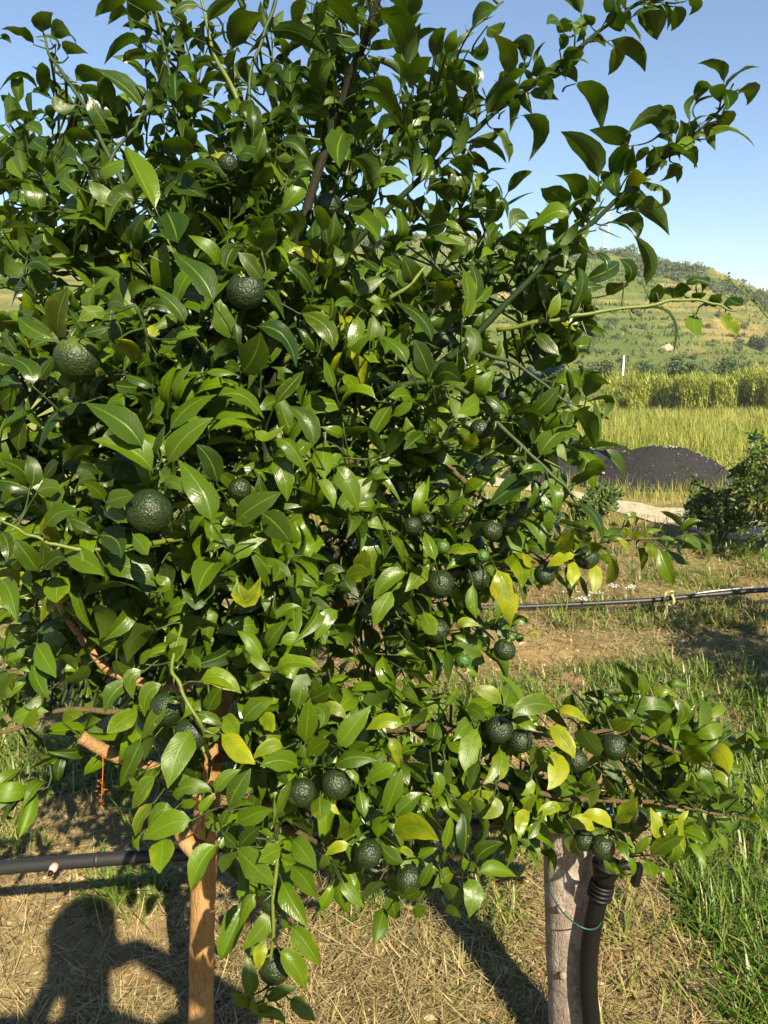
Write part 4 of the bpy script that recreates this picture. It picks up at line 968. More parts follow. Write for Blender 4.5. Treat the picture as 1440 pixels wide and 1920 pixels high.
# fruit: centre x,y, diameter in pixels, extra depth (m), label or None
FRUITS = [(145, 672, 86, 0.0, 'dark green fruit yellowing at its top'), (461, 545, 72, 0.0, None), (281, 958, 86, -0.01, None), (314, 1327, 66, 0.02, None), (360, 1374, 66, 0.0, None),
          (565, 1485, 56, 0.0, None), (630, 1470, 58, -0.01, None), (690, 1600, 54, 0.0, None), (765, 1647, 52, 0.0, None), (514, 1690, 52, 0.02, None), (516, 1812, 64, 0.02, None),
          (935, 1368, 52, 0.0, None), (975, 1389, 46, 0.02, None), (1080, 1425, 44, 0.03, None), (1152, 1400, 52, 0.03, None), (1130, 1588, 46, 0.0, None), (1095, 1575, 40, 0.03, None),
          (1196, 1530, 42, 0.04, None), (946, 1218, 42, 0.0, None), (868, 1238, 30, 0.0, 'small light green fruitlet'), (1021, 1077, 40, 0.0, None), (980, 956, 36, 0.0, None),
          (955, 980, 40, 0.03, None), (922, 994, 42, 0.02, None), (825, 1095, 56, 0.02, None), (895, 1082, 50, 0.05, None), (820, 1182, 46, 0.02, None), (773, 986, 36, 0.05, None), (800, 974, 28, 0.1, None),
          (617, 385, 48, 0.06, None), (830, 1025, 28, 0.0, 'small light green fruitlet'), (1100, 1045, 46, 0.03, None), (900, 805, 40, 0.06, None), (450, 917, 44, 0.08, None), (427, 308, 38, 0.03, None),
          (958, 1195, 18, 0.0, 'small light green fruitlet'), (974, 1196, 16, 0.02, 'small light green fruitlet'), (905, 1042, 26, 0.0, 'small light green fruitlet'), (890, 1050, 22, 0.02, 'small light green fruitlet')]

# depth of the crown's face (m along the view axis) at places in the picture
DEPTH_AT = [(280, 900, 1.08), (100, 650, 1.12), (0, 400, 1.25), (450, 550, 1.15), (200, 100, 1.42), (500, 150, 1.45), (740, 40, 1.18), (900, 300, 1.45), (1200, 80, 1.45), (1250, 250, 1.45),
            (1330, 570, 1.40), (1000, 500, 1.40), (700, 700, 1.25), (650, 900, 1.20), (800, 1100, 1.33), (1000, 1050, 1.35), (1250, 1010, 1.50), (500, 1050, 1.15), (400, 1300, 1.17), (450, 1550, 1.13),
            (520, 1800, 1.12), (700, 1500, 1.20), (850, 1600, 1.20), (1000, 1400, 1.30), (1200, 1450, 1.35), (1390, 1530, 1.35), (100, 1250, 1.36), (30, 1400, 1.32), (900, 780, 1.35), (50, 1000, 1.20),
            (330, 300, 1.22), (600, 330, 1.28), (1080, 940, 1.30), (300, 700, 1.12)]
DA = np.array(DEPTH_AT)
def D(px, py):
    w = 1.0 / (((DA[:, 0] - px) ** 2 + (DA[:, 1] - py) ** 2) / 8000.0 + 0.15) ** 1.6
    return float((w * DA[:, 2]).sum() / w.sum())

# how thick the foliage is, 60-pixel cells over the picture (0 none .. 9 closed)
DENSITY = ['000012222222200000000000', '000112333333200000000000', '001234444444320000000000', '012345555555540000000000', '856666666666553000000000', '967777776777554000000000', '678888877777664000000000', '788888888888665430000000', '899999998999766543000000', '999999999999777543000000', '999999999999776543000000', '999999999999877652000000', '999999999999888862000000', '899999999999888652000000', '899999999999987430000000', '899999999999985320000000', '899999999999987642000000', '689999999999887653000000', '369999999999888642000000', '269999999999986410000000', '689999999999751000000000', '678899998876420000000000', '543444599986544567876510', '331111047887777777898842', '210000134677776667788843', '100000124666666644467642', '000000134444422000000000']
# ------------------------------------------------------------------ leaf shapes
ST = np.array([0.0, 0.055, 0.10, 0.20, 0.34, 0.48, 0.63, 0.77, 0.89, 1.0])
WP = np.array([0.035, 0.05, 0.26, 0.75, 0.97, 1.0, 0.90, 0.68, 0.33, 0.012])
CU = np.array([-1.0, -0.55, 0.0, 0.55, 1.0])
def leaf_verts(B, Mp, T, N, W, fold, recurve, wave, rng, lean=None):
    """leaves along B -> Mp -> T (points (n,3)); N = upper normals; W = full breadth. Returns (n, 50, 3)"""
    n = len(B)
    C = 2 * Mp - 0.5 * (B + T)
    s = ST[None, :, None]
    Pp = (1 - s) ** 2 * B[:, None] + 2 * s * (1 - s) * C[:, None] + s ** 2 * T[:, None]
    tg = 2 * (1 - s) * (C - B)[:, None] + 2 * s * (T - C)[:, None]
    tg = tg / (np.linalg.norm(tg, axis=2, keepdims=True) + 1e-9)
    sd = np.cross(tg, np.broadcast_to(N[:, None], tg.shape)); sd /= np.linalg.norm(sd, axis=2, keepdims=True) + 1e-9
    nn = np.cross(sd, tg)
    # slight twist along the blade
    tw = (rng.normal(size=n) * 0.22)[:, None, None] * (s - 0.3)
    sd, nn = sd * np.cos(tw) + nn * np.sin(tw), nn * np.cos(tw) - sd * np.sin(tw)
    w = 0.5 * W[:, None] * WP[None]
    asy = 1 + 0.10 * np.sin(ST[None] * 9 + rng.uniform(0, 6, n)[:, None])
    au = np.abs(CU)
    ph = rng.uniform(0, 6.28, (n, 2))
    V = np.empty((n, len(ST), len(CU), 3))
    for j, u in enumerate(CU):
        side = 0 if u < 0 else 1
        wj = w * (asy if side else (2 - asy)) 
        lift = np.tan(fold)[:, None] * au[j] - recurve[:, None] * au[j] ** 2
        ripple = wave[:, None] * au[j] ** 1.5 * np.sin(ST[None] * 13 + ph[:, side][:, None])
        x = u * (1 - 0.25 * np.minimum(np.abs(lift), 1.0))
        V[:, :, j] = Pp + sd * (wj * x)[..., None] + nn * (wj * (lift + ripple))[..., None]
    return V.reshape(n, -1, 3)

NL = len(ST) * len(CU)
LQ = np.array([(i * 5 + j, i * 5 + j + 1, (i + 1) * 5 + j + 1, (i + 1) * 5 + j) for i in range(len(ST) - 1) for j in range(4)])
LUV = np.stack(np.meshgrid((CU + 1) / 2, ST), -1).reshape(-1, 2)
SI = [0, 2, 4, 6, 7, 9]

def leaf_mesh(name, V, tone):
    n = len(V)
    F = (np.arange(n)[:, None, None] * NL + LQ[None]).reshape(-1, 4)
    return mesh_np(name, V.reshape(-1, 3), F, True, np.repeat(tone, NL, 0), np.tile(LUV, (n, 1)))

VIEW = np.array((0.0, CP, -SP))
def surveyed_leaves(rows, rng):
    B, Mi, T, N, W, fold, rec, wav, tone, area = [], [], [], [], [], [], [], [], [], []
    for (bx, by, mx, my, tx, ty, w, side, y) in rows:
        d = D(mx, my) + rng.normal() * 0.02
        if side == 'u': d += 0.02
        l2 = math.hypot(mx - bx, my - by) + math.hypot(tx - mx, ty - my)
        px = F_PX / d
        ratio = l2 / max(w, 1)
        true = 2.35 + rng.uniform(-0.25, 0.25)
        dz = 0.0; roll = 0.0
        wr = w / px
        if ratio < true:                        # seen foreshortened along its length
            dz = min(math.sqrt(max((true * w) ** 2 - l2 ** 2, 0)) / px, 0.9 * l2 / px)
            dz *= -1 if side == 't' else 1
            roll = rng.normal() * 0.12
        else:                                   # turned about its midrib
            roll = math.acos(max(min(true * w / l2, 1.0), 0.30))
            wr = w / px / max(math.cos(roll), 0.35)
            dz = rng.normal() * 0.15 * l2 / px
        if side == 'u':                         # seen from below: the blade lies flatter, its upper face to the sky
            va = np.array((mx + tx - 2 * bx, -(my + ty - 2 * by))); va /= np.linalg.norm(va)
            a3 = va[0] * np.array((1.0, 0, 0)) + va[1] * np.array((0, SP, CP))
            nst = 0.42 * VIEW + 0.90 * np.array((0.12, SP, CP)) + rng.normal(size=3) * 0.12
            tt = float(np.clip(-(a3 @ nst) / (VIEW @ nst), -0.95, 0.95))
            dz = tt * l2 / px
        b = P(bx, by, d - dz * 0.45); t = P(tx, ty, d + dz * 0.55)
        bulge = 0.10 * l2 / px
        m = P(mx, my, d - (bulge if side == 't' else -bulge * 0.6))
        ax = t - b; ax /= np.linalg.norm(ax)
        face = -VIEW - ax * (-VIEW @ ax); face /= np.linalg.norm(face)
        sdv = np.cross(ax, face)
        best = None
        for sg in (-1, 1):
            nrm = face * math.cos(roll) + sdv * math.sin(roll) * sg
            upn = nrm if side == 't' else -nrm
            sc = upn @ np.array((0.25, -0.35, 0.9))
            if best is None or sc > best[0]: best = (sc, upn)
        if side == 'u':
            nu = nst - ax * (nst @ ax); nu /= np.linalg.norm(nu)
            if nu @ VIEW < 0.18: nu = nu + VIEW * (0.22 - nu @ VIEW); nu -= ax * (nu @ ax); nu /= np.linalg.norm(nu)
            sv = np.cross(ax, nu); pr = abs(sv @ np.array((1.0, 0, 0)) * -va[1] + sv @ np.array((0, SP, CP)) * va[0])
            wr = w / px / max(pr, 0.80); best = (0, nu)
        B.append(b); Mi.append(m); T.append(t); N.append(best[1]); W.append(wr)
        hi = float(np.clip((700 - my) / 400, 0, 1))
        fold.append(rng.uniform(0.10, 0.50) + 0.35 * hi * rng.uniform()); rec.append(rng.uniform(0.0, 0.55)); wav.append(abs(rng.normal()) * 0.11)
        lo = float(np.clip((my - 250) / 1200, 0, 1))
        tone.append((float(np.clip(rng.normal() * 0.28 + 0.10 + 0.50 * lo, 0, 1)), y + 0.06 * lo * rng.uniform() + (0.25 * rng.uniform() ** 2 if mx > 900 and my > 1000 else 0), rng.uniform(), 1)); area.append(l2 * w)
    a = lambda q: np.array(q, float)
    return leaf_verts(a(B), a(Mi), a(T), a(N), a(W), a(fold), a(rec), a(wav), rng), a(tone), a(area), a(B), a(T)

def shoots(pts, dirs, lens, nleaf, lsize, rng, light, tone0=0.4, yel=0.006, curl=1.0):
    """leafy shoots; returns leaf vertices, tones, list of stem curves"""
    B, Mi, T, N, W, tone, stems = [], [], [], [], [], [], []
    if not isinstance(light, list): light = [light] * len(pts)
    for p, dr, L, k, ls, lgt in zip(pts, dirs, lens, nleaf, lsize, light):
        dr = dr / np.linalg.norm(dr)
        bend = np.array((0, 0, rng.normal() * 0.25)) + rng.normal(size=3) * 0.12
        c = np.array([p + dr * L * s + bend * L * s * s for s in np.linspace(0, 1, 5)])
        stems.append(c)
        a0 = rng.uniform(0, 6.28)
        r1 = np.cross(dr, (0.3, 0.2, 0.9)); r1 /= np.linalg.norm(r1); r2 = np.cross(dr, r1)
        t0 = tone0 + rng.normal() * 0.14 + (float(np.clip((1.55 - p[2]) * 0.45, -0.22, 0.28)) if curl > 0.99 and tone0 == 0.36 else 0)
        for i in range(k):
            s = (i + 0.4) / k
            b = p + dr * L * s + bend * L * s * s
            a = a0 + i * 2.4
            rad = r1 * math.cos(a) + r2 * math.sin(a)
            sp = rng.uniform(0.7, 1.25) * (1.0 - 0.35 * s)
            ld = dr * math.cos(sp) + rad * math.sin(sp); 
            ld[2] += 0.08 if p[2] > 1.35 else -0.12; ld /= np.linalg.norm(ld)
            ll = ls * rng.uniform(0.65, 1.15) * (1.0 - 0.3 * max(0, s - 0.6))
            lg = lgt + rng.normal(size=3) * 0.72 + dr * 0.35
            nr = lg - ld * (lg @ ld); nr /= np.linalg.norm(nr)
            cu = (rng.uniform(0.02, 0.32) + 0.35 * (rng.uniform() < 0.22)) * curl
            B.append(b); Mi.append(b + ld * ll * 0.52 + nr * ll * (0.03 + cu * 0.25)); T.append(b + ld * ll * (1 - cu * 0.35) - nr * ll * cu)
            N.append(nr); W.append(ll * rng.uniform(0.33, 0.45))
            tone.append((float(np.clip(t0 + rng.normal() * 0.24, 0, 1)), max(0.0, (rng.uniform() < yel * 4) * rng.uniform(0.1, 0.6) + rng.uniform(0, 0.08)), rng.uniform(), 1))
    n = len(B)
    V = leaf_verts(np.array(B), np.array(Mi), np.array(T), np.array(N), np.array(W), rng.uniform(0.05, 0.75, n), rng.uniform(0.0, 0.55, n), np.abs(rng.normal(size=n)) * 0.11, rng)
    return V, np.array(tone), stems

# ------------------------------------------------------------------ materials of the trees
M_LEAF = mat_leaf('citrus_leaf')
M_TRUNK = mat_bark('young_citrus_bark', (0.19, 0.100, 0.032), (0.33, 0.185, 0.062), (0.12, 0.062, 0.021), (16, 16, 2.2), 0.55, 0.25, (0.42, 0.31, 0.17), 0.75)
M_BROWN = mat_bark('brown_branch_bark', (0.055, 0.038, 0.018), (0.10, 0.070, 0.030), (0.035, 0.025, 0.012), (16, 16, 6), 0.6)
M_BURR = mat_bark('burr_bark', (0.22, 0.125, 0.05), (0.34, 0.205, 0.09), (0.15, 0.085, 0.035), (20, 20, 16), 0.7)
M_GREENWOOD = mat_plain('green_wood', (0.024, 0.042, 0.008), 0.55, 0.3, grain=0.3, gscale=120)
M_SHADEDGREEN = mat_plain('shaded_green_wood', (0.009, 0.020, 0.003), 0.75, 0.15, grain=0.3, gscale=120)  # darker copy of the green wood, the branches' shadow side put into the colour
M_YELLOWWOOD = mat_plain('yellow_green_twig', (0.080, 0.105, 0.010), 0.5, 0.4, grain=0.3, gscale=120)
M_SHADEDWOOD = mat_bark('shaded_stem_bark', (0.009, 0.010, 0.004), (0.018, 0.017, 0.007), (0.006, 0.006, 0.003), (16, 16, 4), 0.5)  # shade on the main stem painted into its bark colour
M_THORN = mat_plain('thorn_green', (0.07, 0.085, 0.030), 0.5, 0.4)
def mat_fruit(name, c1, c2, top=None):
    k = NT(name); pos = k.geopos()
    pit = k.voro(330, pos, 'Distance', 'SMOOTH_F1')
    n_ = k.noise(38, 4, 0.6, pos)
    c = k.mix(n_, c1, c2)
    c = k.mix(k.math('MULTIPLY', k.smooth(pit, 0.35, 0.7), 0.35), c, tuple(x * 0.6 for x in c1))
    c = k.mix(k.math('MULTIPLY', k.smooth(k.noise(26, 3, 0.6, pos), 0.66, 0.74), 0.4), c, (0.10, 0.10, 0.02))
    if top is not None:
        s = k.sep(pos)
        f = k.smooth(k.math('ADD', s[2], k.math('MULTIPLY', n_, 0.02)), top[0], top[1])
        c = k.mix(f, c, (0.055, 0.080, 0.007))
    h = k.math('ADD', k.math('MULTIPLY', pit, -1.0), k.math('MULTIPLY', k.noise(120, 4, 0.6, pos), 1.4))
    return k.done(k.bsdf(c, 0.44, 0.38, k.bump(h, 0.8, 0.0020)))
M_FRUIT = mat_fruit('green_rind', (0.0065, 0.0145, 0.0035), (0.016, 0.030, 0.006))
M_FRUITLET = mat_fruit('fruitlet_rind', (0.020, 0.060, 0.006), (0.040, 0.092, 0.009))
M_CALYX = mat_plain('calyx_green', (0.16, 0.20, 0.04), 0.6)

# ------------------------------------------------------------------ the citrus tree in front
TRY = 1.40
tree_base = PY(372, 2030, TRY); tree_base[2] = float(ground_z(np.array([[tree_base[0]]]), np.array([[TRY]]))[0, 0])
tree = empty('citrus_tree', tree_base, 'large thorny citrus tree with glossy leaves and dark green knobbly fruit', 'tree')

SKEL = []                                    # points of the framework, for twigs to spring from
def path(rows, n=26):
    """rows: px, py, depth, radius(mm)"""
    r = np.array([np.append(P(a, b, c), q / 1000.0) for a, b, c, q in rows])
    return spline(r, n)
def limb(name, rows, mat, n=26, sides=8, rough=0.03, label=None, burrs=()):
    if mat in (M_GREENWOOD, M_YELLOWWOOD, M_SHADEDGREEN): rows = [(a, b, d_, q * 0.70) for a, b, d_, q in rows]
    elif mat is M_BROWN: rows = [(a, b, d_ + (0.06 if d_ < 1.5 else 0), q * 0.8) for a, b, d_, q in rows]
    c = path(rows, n)
    if mat in (M_GREENWOOD, M_YELLOWWOOD, M_SHADEDGREEN, M_BROWN):      # small kinks and swollen nodes
        q_ = np.arange(n); ph_ = len(SKEL) * 1.7
        c[:, 0] += 0.0013 * np.sin(q_ * 0.8 + ph_); c[:, 2] += 0.0013 * np.sin(q_ * 1.1 + ph_ * 2)
        c[:, 3] *= 1 + 0.16 * (np.sin(q_ * 2.1 + ph_) > 0.6)
    mb = MB(); mb.tube(c[:, :3], np.abs(c[:, 3]), sides, rough=rough)
    o = mb.build(name, mat, tree)
    if label: o['label'] = label
    SKEL.append(c[:, :3])
    return c

def vpt(px, py, fy, r):
    q = PY(px, py, fy); dd = project(q)[2]
    return (px, py, dd, r)
g0 = project(tree_base - np.array((0, 0, 0.06)))
limb('trunk', [(g0[0], g0[1], g0[2], 31), vpt(377, 1915, 1.40, 27), vpt(378, 1800, 1.40, 26.5), vpt(381, 1680, 1.40, 26), vpt(383, 1590, 1.40, 27), vpt(390, 1490, 1.40, 25),
               vpt(396, 1400, 1.40, 22), vpt(412, 1320, 1.40, 21), vpt(445, 1240, 1.40, 21), vpt(480, 1180, 1.40, 20), vpt(508, 1110, 1.40, 19)], M_TRUNK, 60, 14, 0.02)
# knobbly pruned burr where the trunk narrows
c = path([vpt(470, 1196, 1.392, 15), vpt(487, 1150, 1.390, 17), vpt(502, 1118, 1.390, 17), vpt(515, 1096, 1.392, 14), vpt(530, 1080, 1.392, 8)], 26)
for i_ in range(26):
    c[i_, 3] *= 1 + 0.28 * math.sin(i_ * 1.35) + 0.12 * math.sin(i_ * 2.9 + 1)
mb = MB(); mb.tube(c[:, :3], c[:, 3], 12, rough=0.08)
mb.tube(path([vpt(505, 1112, 1.385, 14), vpt(500, 1092, 1.37, 11), vpt(498, 1082, 1.365, 6)], 8)[:, :3], np.linspace(0.015, 0.009, 8), 10, rough=0.08)
mb.tube(path([vpt(484, 1150, 1.385, 12), vpt(480, 1135, 1.37, 11), vpt(478, 1128, 1.365, 9)], 8)[:, :3], np.linspace(0.014, 0.010, 8), 10, rough=0.08)
mb.build('burr', M_BURR, tree)['label'] = 'knobbly tan pruning burr'
limb('pruned_stub', [(378, 1600, 1.46, 20), (352, 1580, 1.46, 17), (338, 1552, 1.46, 14), (330, 1535, 1.46, 9)], M_TRUNK, 14, 10)
limb('branch', [(508, 1110, 1.46, 18), (498, 1000, 1.45, 16), (494, 900, 1.44, 15), (512, 760, 1.44, 13.5), (524, 660, 1.44, 13), (541, 540, 1.44, 12), (556, 470, 1.44, 10), (587, 350, 1.44, 9), (635, 210, 1.42, 8), (666, 118, 1.38, 7.5), (684, 76, 1.34, 7), (712, -14, 1.30, 6), (730, -90, 1.28, 4)], M_SHADEDWOOD, 60, 9)
limb('branch', [(548, 500, 1.44, 8), (528, 420, 1.44, 7), (513, 362, 1.44, 6.5), (490, 293, 1.44, 6.5), (467, 233, 1.44, 6), (443, 180, 1.44, 6), (407, 113, 1.45, 5), (388, 50, 1.46, 4), (372, -30, 1.47, 3)], M_YELLOWWOOD, 40)
limb('branch', [(463, 225, 1.45, 5), (472, 130, 1.46, 5), (496, 62, 1.47, 4.8), (514, 10, 1.48, 4.5), (528, -50, 1.49, 3)], M_GREENWOOD, 24)
limb('branch', [(556, 560, 1.45, 10), (640, 480, 1.46, 9), (730, 390, 1.46, 8), (805, 320, 1.46, 7.5), (858, 271, 1.46, 7), (955, 191, 1.46, 6.3), (1040, 129, 1.46, 5.5), (1133, 51, 1.46, 5), (1200, 4, 1.46, 3.5), (1245, -26, 1.46, 2.2)], M_SHADEDGREEN, 50)
limb('branch', [(800, 330, 1.47, 5), (832, 236, 1.47, 5), (850, 95 + 10, 1.47, 4.5), (873, 70, 1.47, 4), (905, 36, 1.47, 3.2), (945, 2, 1.47, 2.5)], M_GREENWOOD, 26)
limb('branch', [(520, 780, 1.45, 12), (650, 760, 1.43, 11), (800, 700, 1.42, 11), (930, 590, 1.42, 8.5), (1000, 515, 1.43, 7.6), (1049, 471, 1.43, 7.4), (1100, 425, 1.44, 6.8), (1155, 378, 1.45, 6), (1244, 293, 1.46, 5), (1302, 251, 1.46, 3.8), (1355, 200, 1.46, 3), (1374, 158, 1.46, 2)], M_SHADEDGREEN, 50)
limb('branch', [(930, 620, 1.43, 6), (1000, 606, 1.41, 5.5), (1060, 596, 1.40, 5.2), (1113, 586, 1.40, 5), (1220, 572, 1.40, 4.6), (1269, 562, 1.40, 4.2), (1320, 565, 1.40, 3.6), (1352, 574, 1.40, 3), (1380, 585, 1.40, 1.8)], M_YELLOWWOOD, 40)
limb('branch', [(700, 740, 1.42, 8), (800, 715, 1.38, 7), (880, 738, 1.35, 6), (919, 777, 1.34, 5.6), (977, 836, 1.32, 5), (1020, 876, 1.31, 4.6), (1057, 911, 1.30, 4.2), (1090, 952, 1.30, 2.5)], M_GREENWOOD, 36)
limb('branch', [(900, 660, 1.40, 6), (980, 690, 1.38, 4.5), (1048, 744, 1.36, 3.4), (1090, 764, 1.36, 2)], M_GREENWOOD, 20)
limb('branch', [(500, 1150, 1.46, 13), (577, 1137, 1.42, 11), (650, 1130, 1.40, 9.5), (687, 1127, 1.39, 9), (790, 1090, 1.38, 7), (900, 1072, 1.37, 6), (990, 1061, 1.37, 4.5), (1090, 1044, 1.39, 4), (1157, 1011, 1.42, 3.6), (1236, 1011, 1.46, 3), (1298, 1002, 1.48, 2.4), (1332, 1002, 1.48, 1.4)], M_BROWN, 60)
limb('branch', [(396, 1420, 1.47, 15), (470, 1412, 1.44, 12), (560, 1395, 1.41, 11), (680, 1372, 1.38, 10), (777, 1363, 1.37, 10), (820, 1365, 1.37, 9), (900, 1372, 1.36, 8), (1050, 1382, 1.36, 7), (1147, 1372, 1.37, 6), (1210, 1385, 1.37, 4.5), (1290, 1420, 1.38, 3), (1330, 1440, 1.38, 1.6)], M_BROWN, 56)
limb('branch', [(386, 1530, 1.47, 14), (480, 1510, 1.43, 11), (600, 1490, 1.40, 9), (740, 1468, 1.38, 8), (860, 1466, 1.37, 8), (913, 1467, 1.37, 7.5), (1020, 1490, 1.37, 6.5), (1110, 1500, 1.37, 6), (1203, 1503, 1.37, 4.6), (1267, 1512, 1.37, 4), (1343, 1525, 1.37, 3), (1404, 1536, 1.37, 1.6)], M_BROWN, 56)
limb('branch', [(392, 1500, 1.47, 12), (310, 1450, 1.45, 12), (225, 1420, 1.42, 12), (185, 1402, 1.40, 11.5), (152, 1382, 1.38, 11)], M_BURR, 24, 10, 0.05, 'sawn off low branch')
limb('branch', [(440, 1260, 1.46, 13), (330, 1290, 1.45, 10), (215, 1262, 1.45, 9), (170, 1217, 1.45, 8.5), (143, 1180, 1.44, 8), (113, 1133, 1.43, 7.5), (98, 1050, 1.41, 6), (70, 930, 1.36, 5), (30, 800, 1.32, 4)], M_BURR, 44)
limb('branch', [(452, 1240, 1.46, 10), (260, 1330, 1.45, 8), (120, 1330, 1.42, 6), (20, 1370, 1.38, 4.5), (-60, 1380, 1.36, 3)], M_BROWN, 26)
limb('branch', [(460, 1380, 1.40, 5), (505, 1480, 1.28, 4.6), (520, 1567, 1.18, 4.3), (516, 1642, 1.16, 4), (512, 1720, 1.15, 3.6), (510, 1785, 1.15, 3.2), (505, 1840, 1.15, 2.6), (492, 1885, 1.15, 1.8)], M_YELLOWWOOD, 34)
limb('branch', [(352, 1130, 1.24, 3), (323, 1240, 1.17, 3.8), (335, 1280, 1.155, 4), (347, 1307, 1.15, 4), (380, 1370, 1.16, 3.8), (392, 1420, 1.30, 5)], M_YELLOWWOOD, 26)
limb('branch', [(497, 960, 1.44, 10), (420, 760, 1.40, 9), (310, 540, 1.37, 7.5), (235, 360, 1.37, 6), (175, 230, 1.39, 5), (140, 170, 1.40, 4.5), (117, 138, 1.41, 4.5), (90, 95, 1.42, 3.5), (82, 60, 1.42, 2)], M_GREENWOOD, 44)
limb('branch', [(160, 420, 1.28, 5), (187, 347, 1.26, 4.6), (213, 290, 1.26, 4.4), (240, 253, 1.26, 4), (256, 235, 1.27, 3.4), (270, 208, 1.28, 2)], M_GREENWOOD, 22)
limb('branch', [(498, 1010, 1.45, 9), (350, 1010, 1.34, 7), (200, 1030, 1.22, 5), (110, 1023, 1.19, 4), (70, 1008, 1.18, 3.6), (33, 993, 1.17, 3), (-20, 960, 1.17, 2)], M_YELLOWWOOD, 34)
limb('branch', [(496, 900, 1.44, 10), (420, 900, 1.36, 8), (300, 880, 1.24, 6), (290, 860, 1.16, 4), (292, 830, 1.13, 3)], M_GREENWOOD, 26)
limb('branch', [(505, 800, 1.44, 9), (420, 740, 1.33, 7), (300, 690, 1.24, 5), (282, 640, 1.18, 4), (252, 570, 1.15, 3)], M_GREENWOOD, 26)
limb('branch', [(520, 690, 1.44, 9), (640, 590, 1.38, 7), (700, 566, 1.34, 6), (745, 552, 1.32, 5), (800, 500, 1.32, 3)], M_YELLOWWOOD, 26)
limb('branch', [(498, 960, 1.45, 11), (560, 900, 1.42, 9), (680, 860, 1.40, 8), (800, 850, 1.40, 7), (900, 930, 1.40, 5), (960, 960, 1.38, 4)], M_BROWN, 30)
limb('branch', [(395, 1470, 1.46, 9), (520, 1540, 1.34, 7), (640, 1600, 1.25, 5), (760, 1640, 1.21, 4), (872, 1643, 1.19, 3), (878, 1660, 1.19, 2)], M_BROWN, 30)
limb('branch', [(512, 760, 1.44, 8), (440, 600, 1.43, 7), (360, 420, 1.43, 6), (345, 300, 1.44, 5), (330, 200, 1.45, 4.2), (308, 95, 1.46, 3.4), (290, 0, 1.47, 2.6), (280, -70, 1.48, 2)], M_GREENWOOD, 34)
limb('branch', [(545, 520, 1.45, 7), (600, 420, 1.48, 6), (650, 250, 1.52, 5), (647, 120, 1.54, 4), (640, 20, 1.55, 3), (632, -60, 1.55, 2)], M_GREENWOOD, 30)
limb('branch', [(505, 850, 1.46, 10), (620, 760, 1.55, 9), (740, 640, 1.64, 7), (840, 560, 1.66, 5), (900, 480, 1.66, 3)], M_BROWN, 26)
limb('branch', [(500, 900, 1.46, 10), (440, 780, 1.62, 9), (380, 620, 1.76, 7), (330, 450, 1.84, 5), (300, 330, 1.88, 3)], M_BROWN, 26)
limb('branch', [(500, 1060, 1.47, 11), (600, 1040, 1.60, 9), (690, 980, 1.72, 7), (760, 900, 1.8, 4)], M_BROWN, 26)

# surveyed leaves: the 300 largest are parts of their own, the rest join the foliage
rng = np.random.default_rng(3)
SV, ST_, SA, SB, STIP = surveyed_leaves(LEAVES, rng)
order = np.argsort(-SA)
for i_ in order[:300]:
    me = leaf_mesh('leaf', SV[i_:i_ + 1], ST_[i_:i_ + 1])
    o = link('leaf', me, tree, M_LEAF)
    if ST_[i_, 1] >= 0.85: o['label'] = 'bright yellow leaf'
    elif ST_[i_, 1] >= 0.5: o['label'] = 'yellowing leaf'

# shoots filling the crown
pts, dirs = [], []
den = np.array([[int(ch) for ch in r] for r in DENSITY], float)
wts = (den ** 1.35); 
axis_c = P(520, 900, 1.55)
cells = [(r, c) for r in range(den.shape[0]) for c in range(24) if den[r, c] > 0]
pw = np.array([wts[r, c] for r, c in cells]); pw /= pw.sum()
def crown_spot(kk):
    r, c = cells[kk]
    px, py = 60 * (c + rng.uniform()), 60 * (r + rng.uniform())
    if c == 0 and rng.uniform() < 0.5: px -= 60 * rng.uniform(0, 3)
    return px, py, den[r, c] / 9
def add_shoot(px, py, d):
    p = P(px, py, d)
    dv = (p - axis_c) * np.array((1.0, 1.0, 0.8)); dv /= np.linalg.norm(dv) + 0.15
    dv = dv + np.array((0, -0.15, 0.45 if py < 1250 else -0.05)) + rng.normal(size=3) * 0.45
    dv /= np.linalg.norm(dv)
    L = rng.uniform(0.07, 0.14)
    pts.append(p - dv * L * 0.5); dirs.append(dv)
# the outer shell stands in clumps with hollows between them
k_ = 0
while k_ < 470:
    px, py, dn = crown_spot(rng.choice(len(cells), p=pw))
    d = D(px, py) + 0.10 + 0.20 * rng.uniform() * (0.4 + 0.6 * dn)
    p = P(px, py, d)
    nz = noise.noise(Vector(p * 7.5)) + 0.5 * noise.noise(Vector(p * 15.0))
    if dn > 0.6 and nz < rng.uniform(-0.12, 0.10): continue
    add_shoot(px, py, d); k_ += 1
# the inner mass
k_ = 0
while k_ < 420:
    px, py, dn = crown_spot(rng.choice(len(cells), p=pw))
    if dn < 0.62 or (py > 1300 and rng.uniform() < 0.6): continue
    add_shoot(px, py, D(px, py) + (0.34 + 0.45 * rng.uniform() if py < 1300 else 0.22 + 0.12 * rng.uniform())); k_ += 1
# a few shoots above the frame, where the crown goes on
for _ in range(46):
    px = rng.uniform(180, 860); py = rng.uniform(-190, -20)
    p = P(px, py, rng.uniform(1.40, 1.75)); pts.append(p); dirs.append(np.array((rng.normal() * 0.4, rng.normal() * 0.3, 0.9)))
n = len(pts)
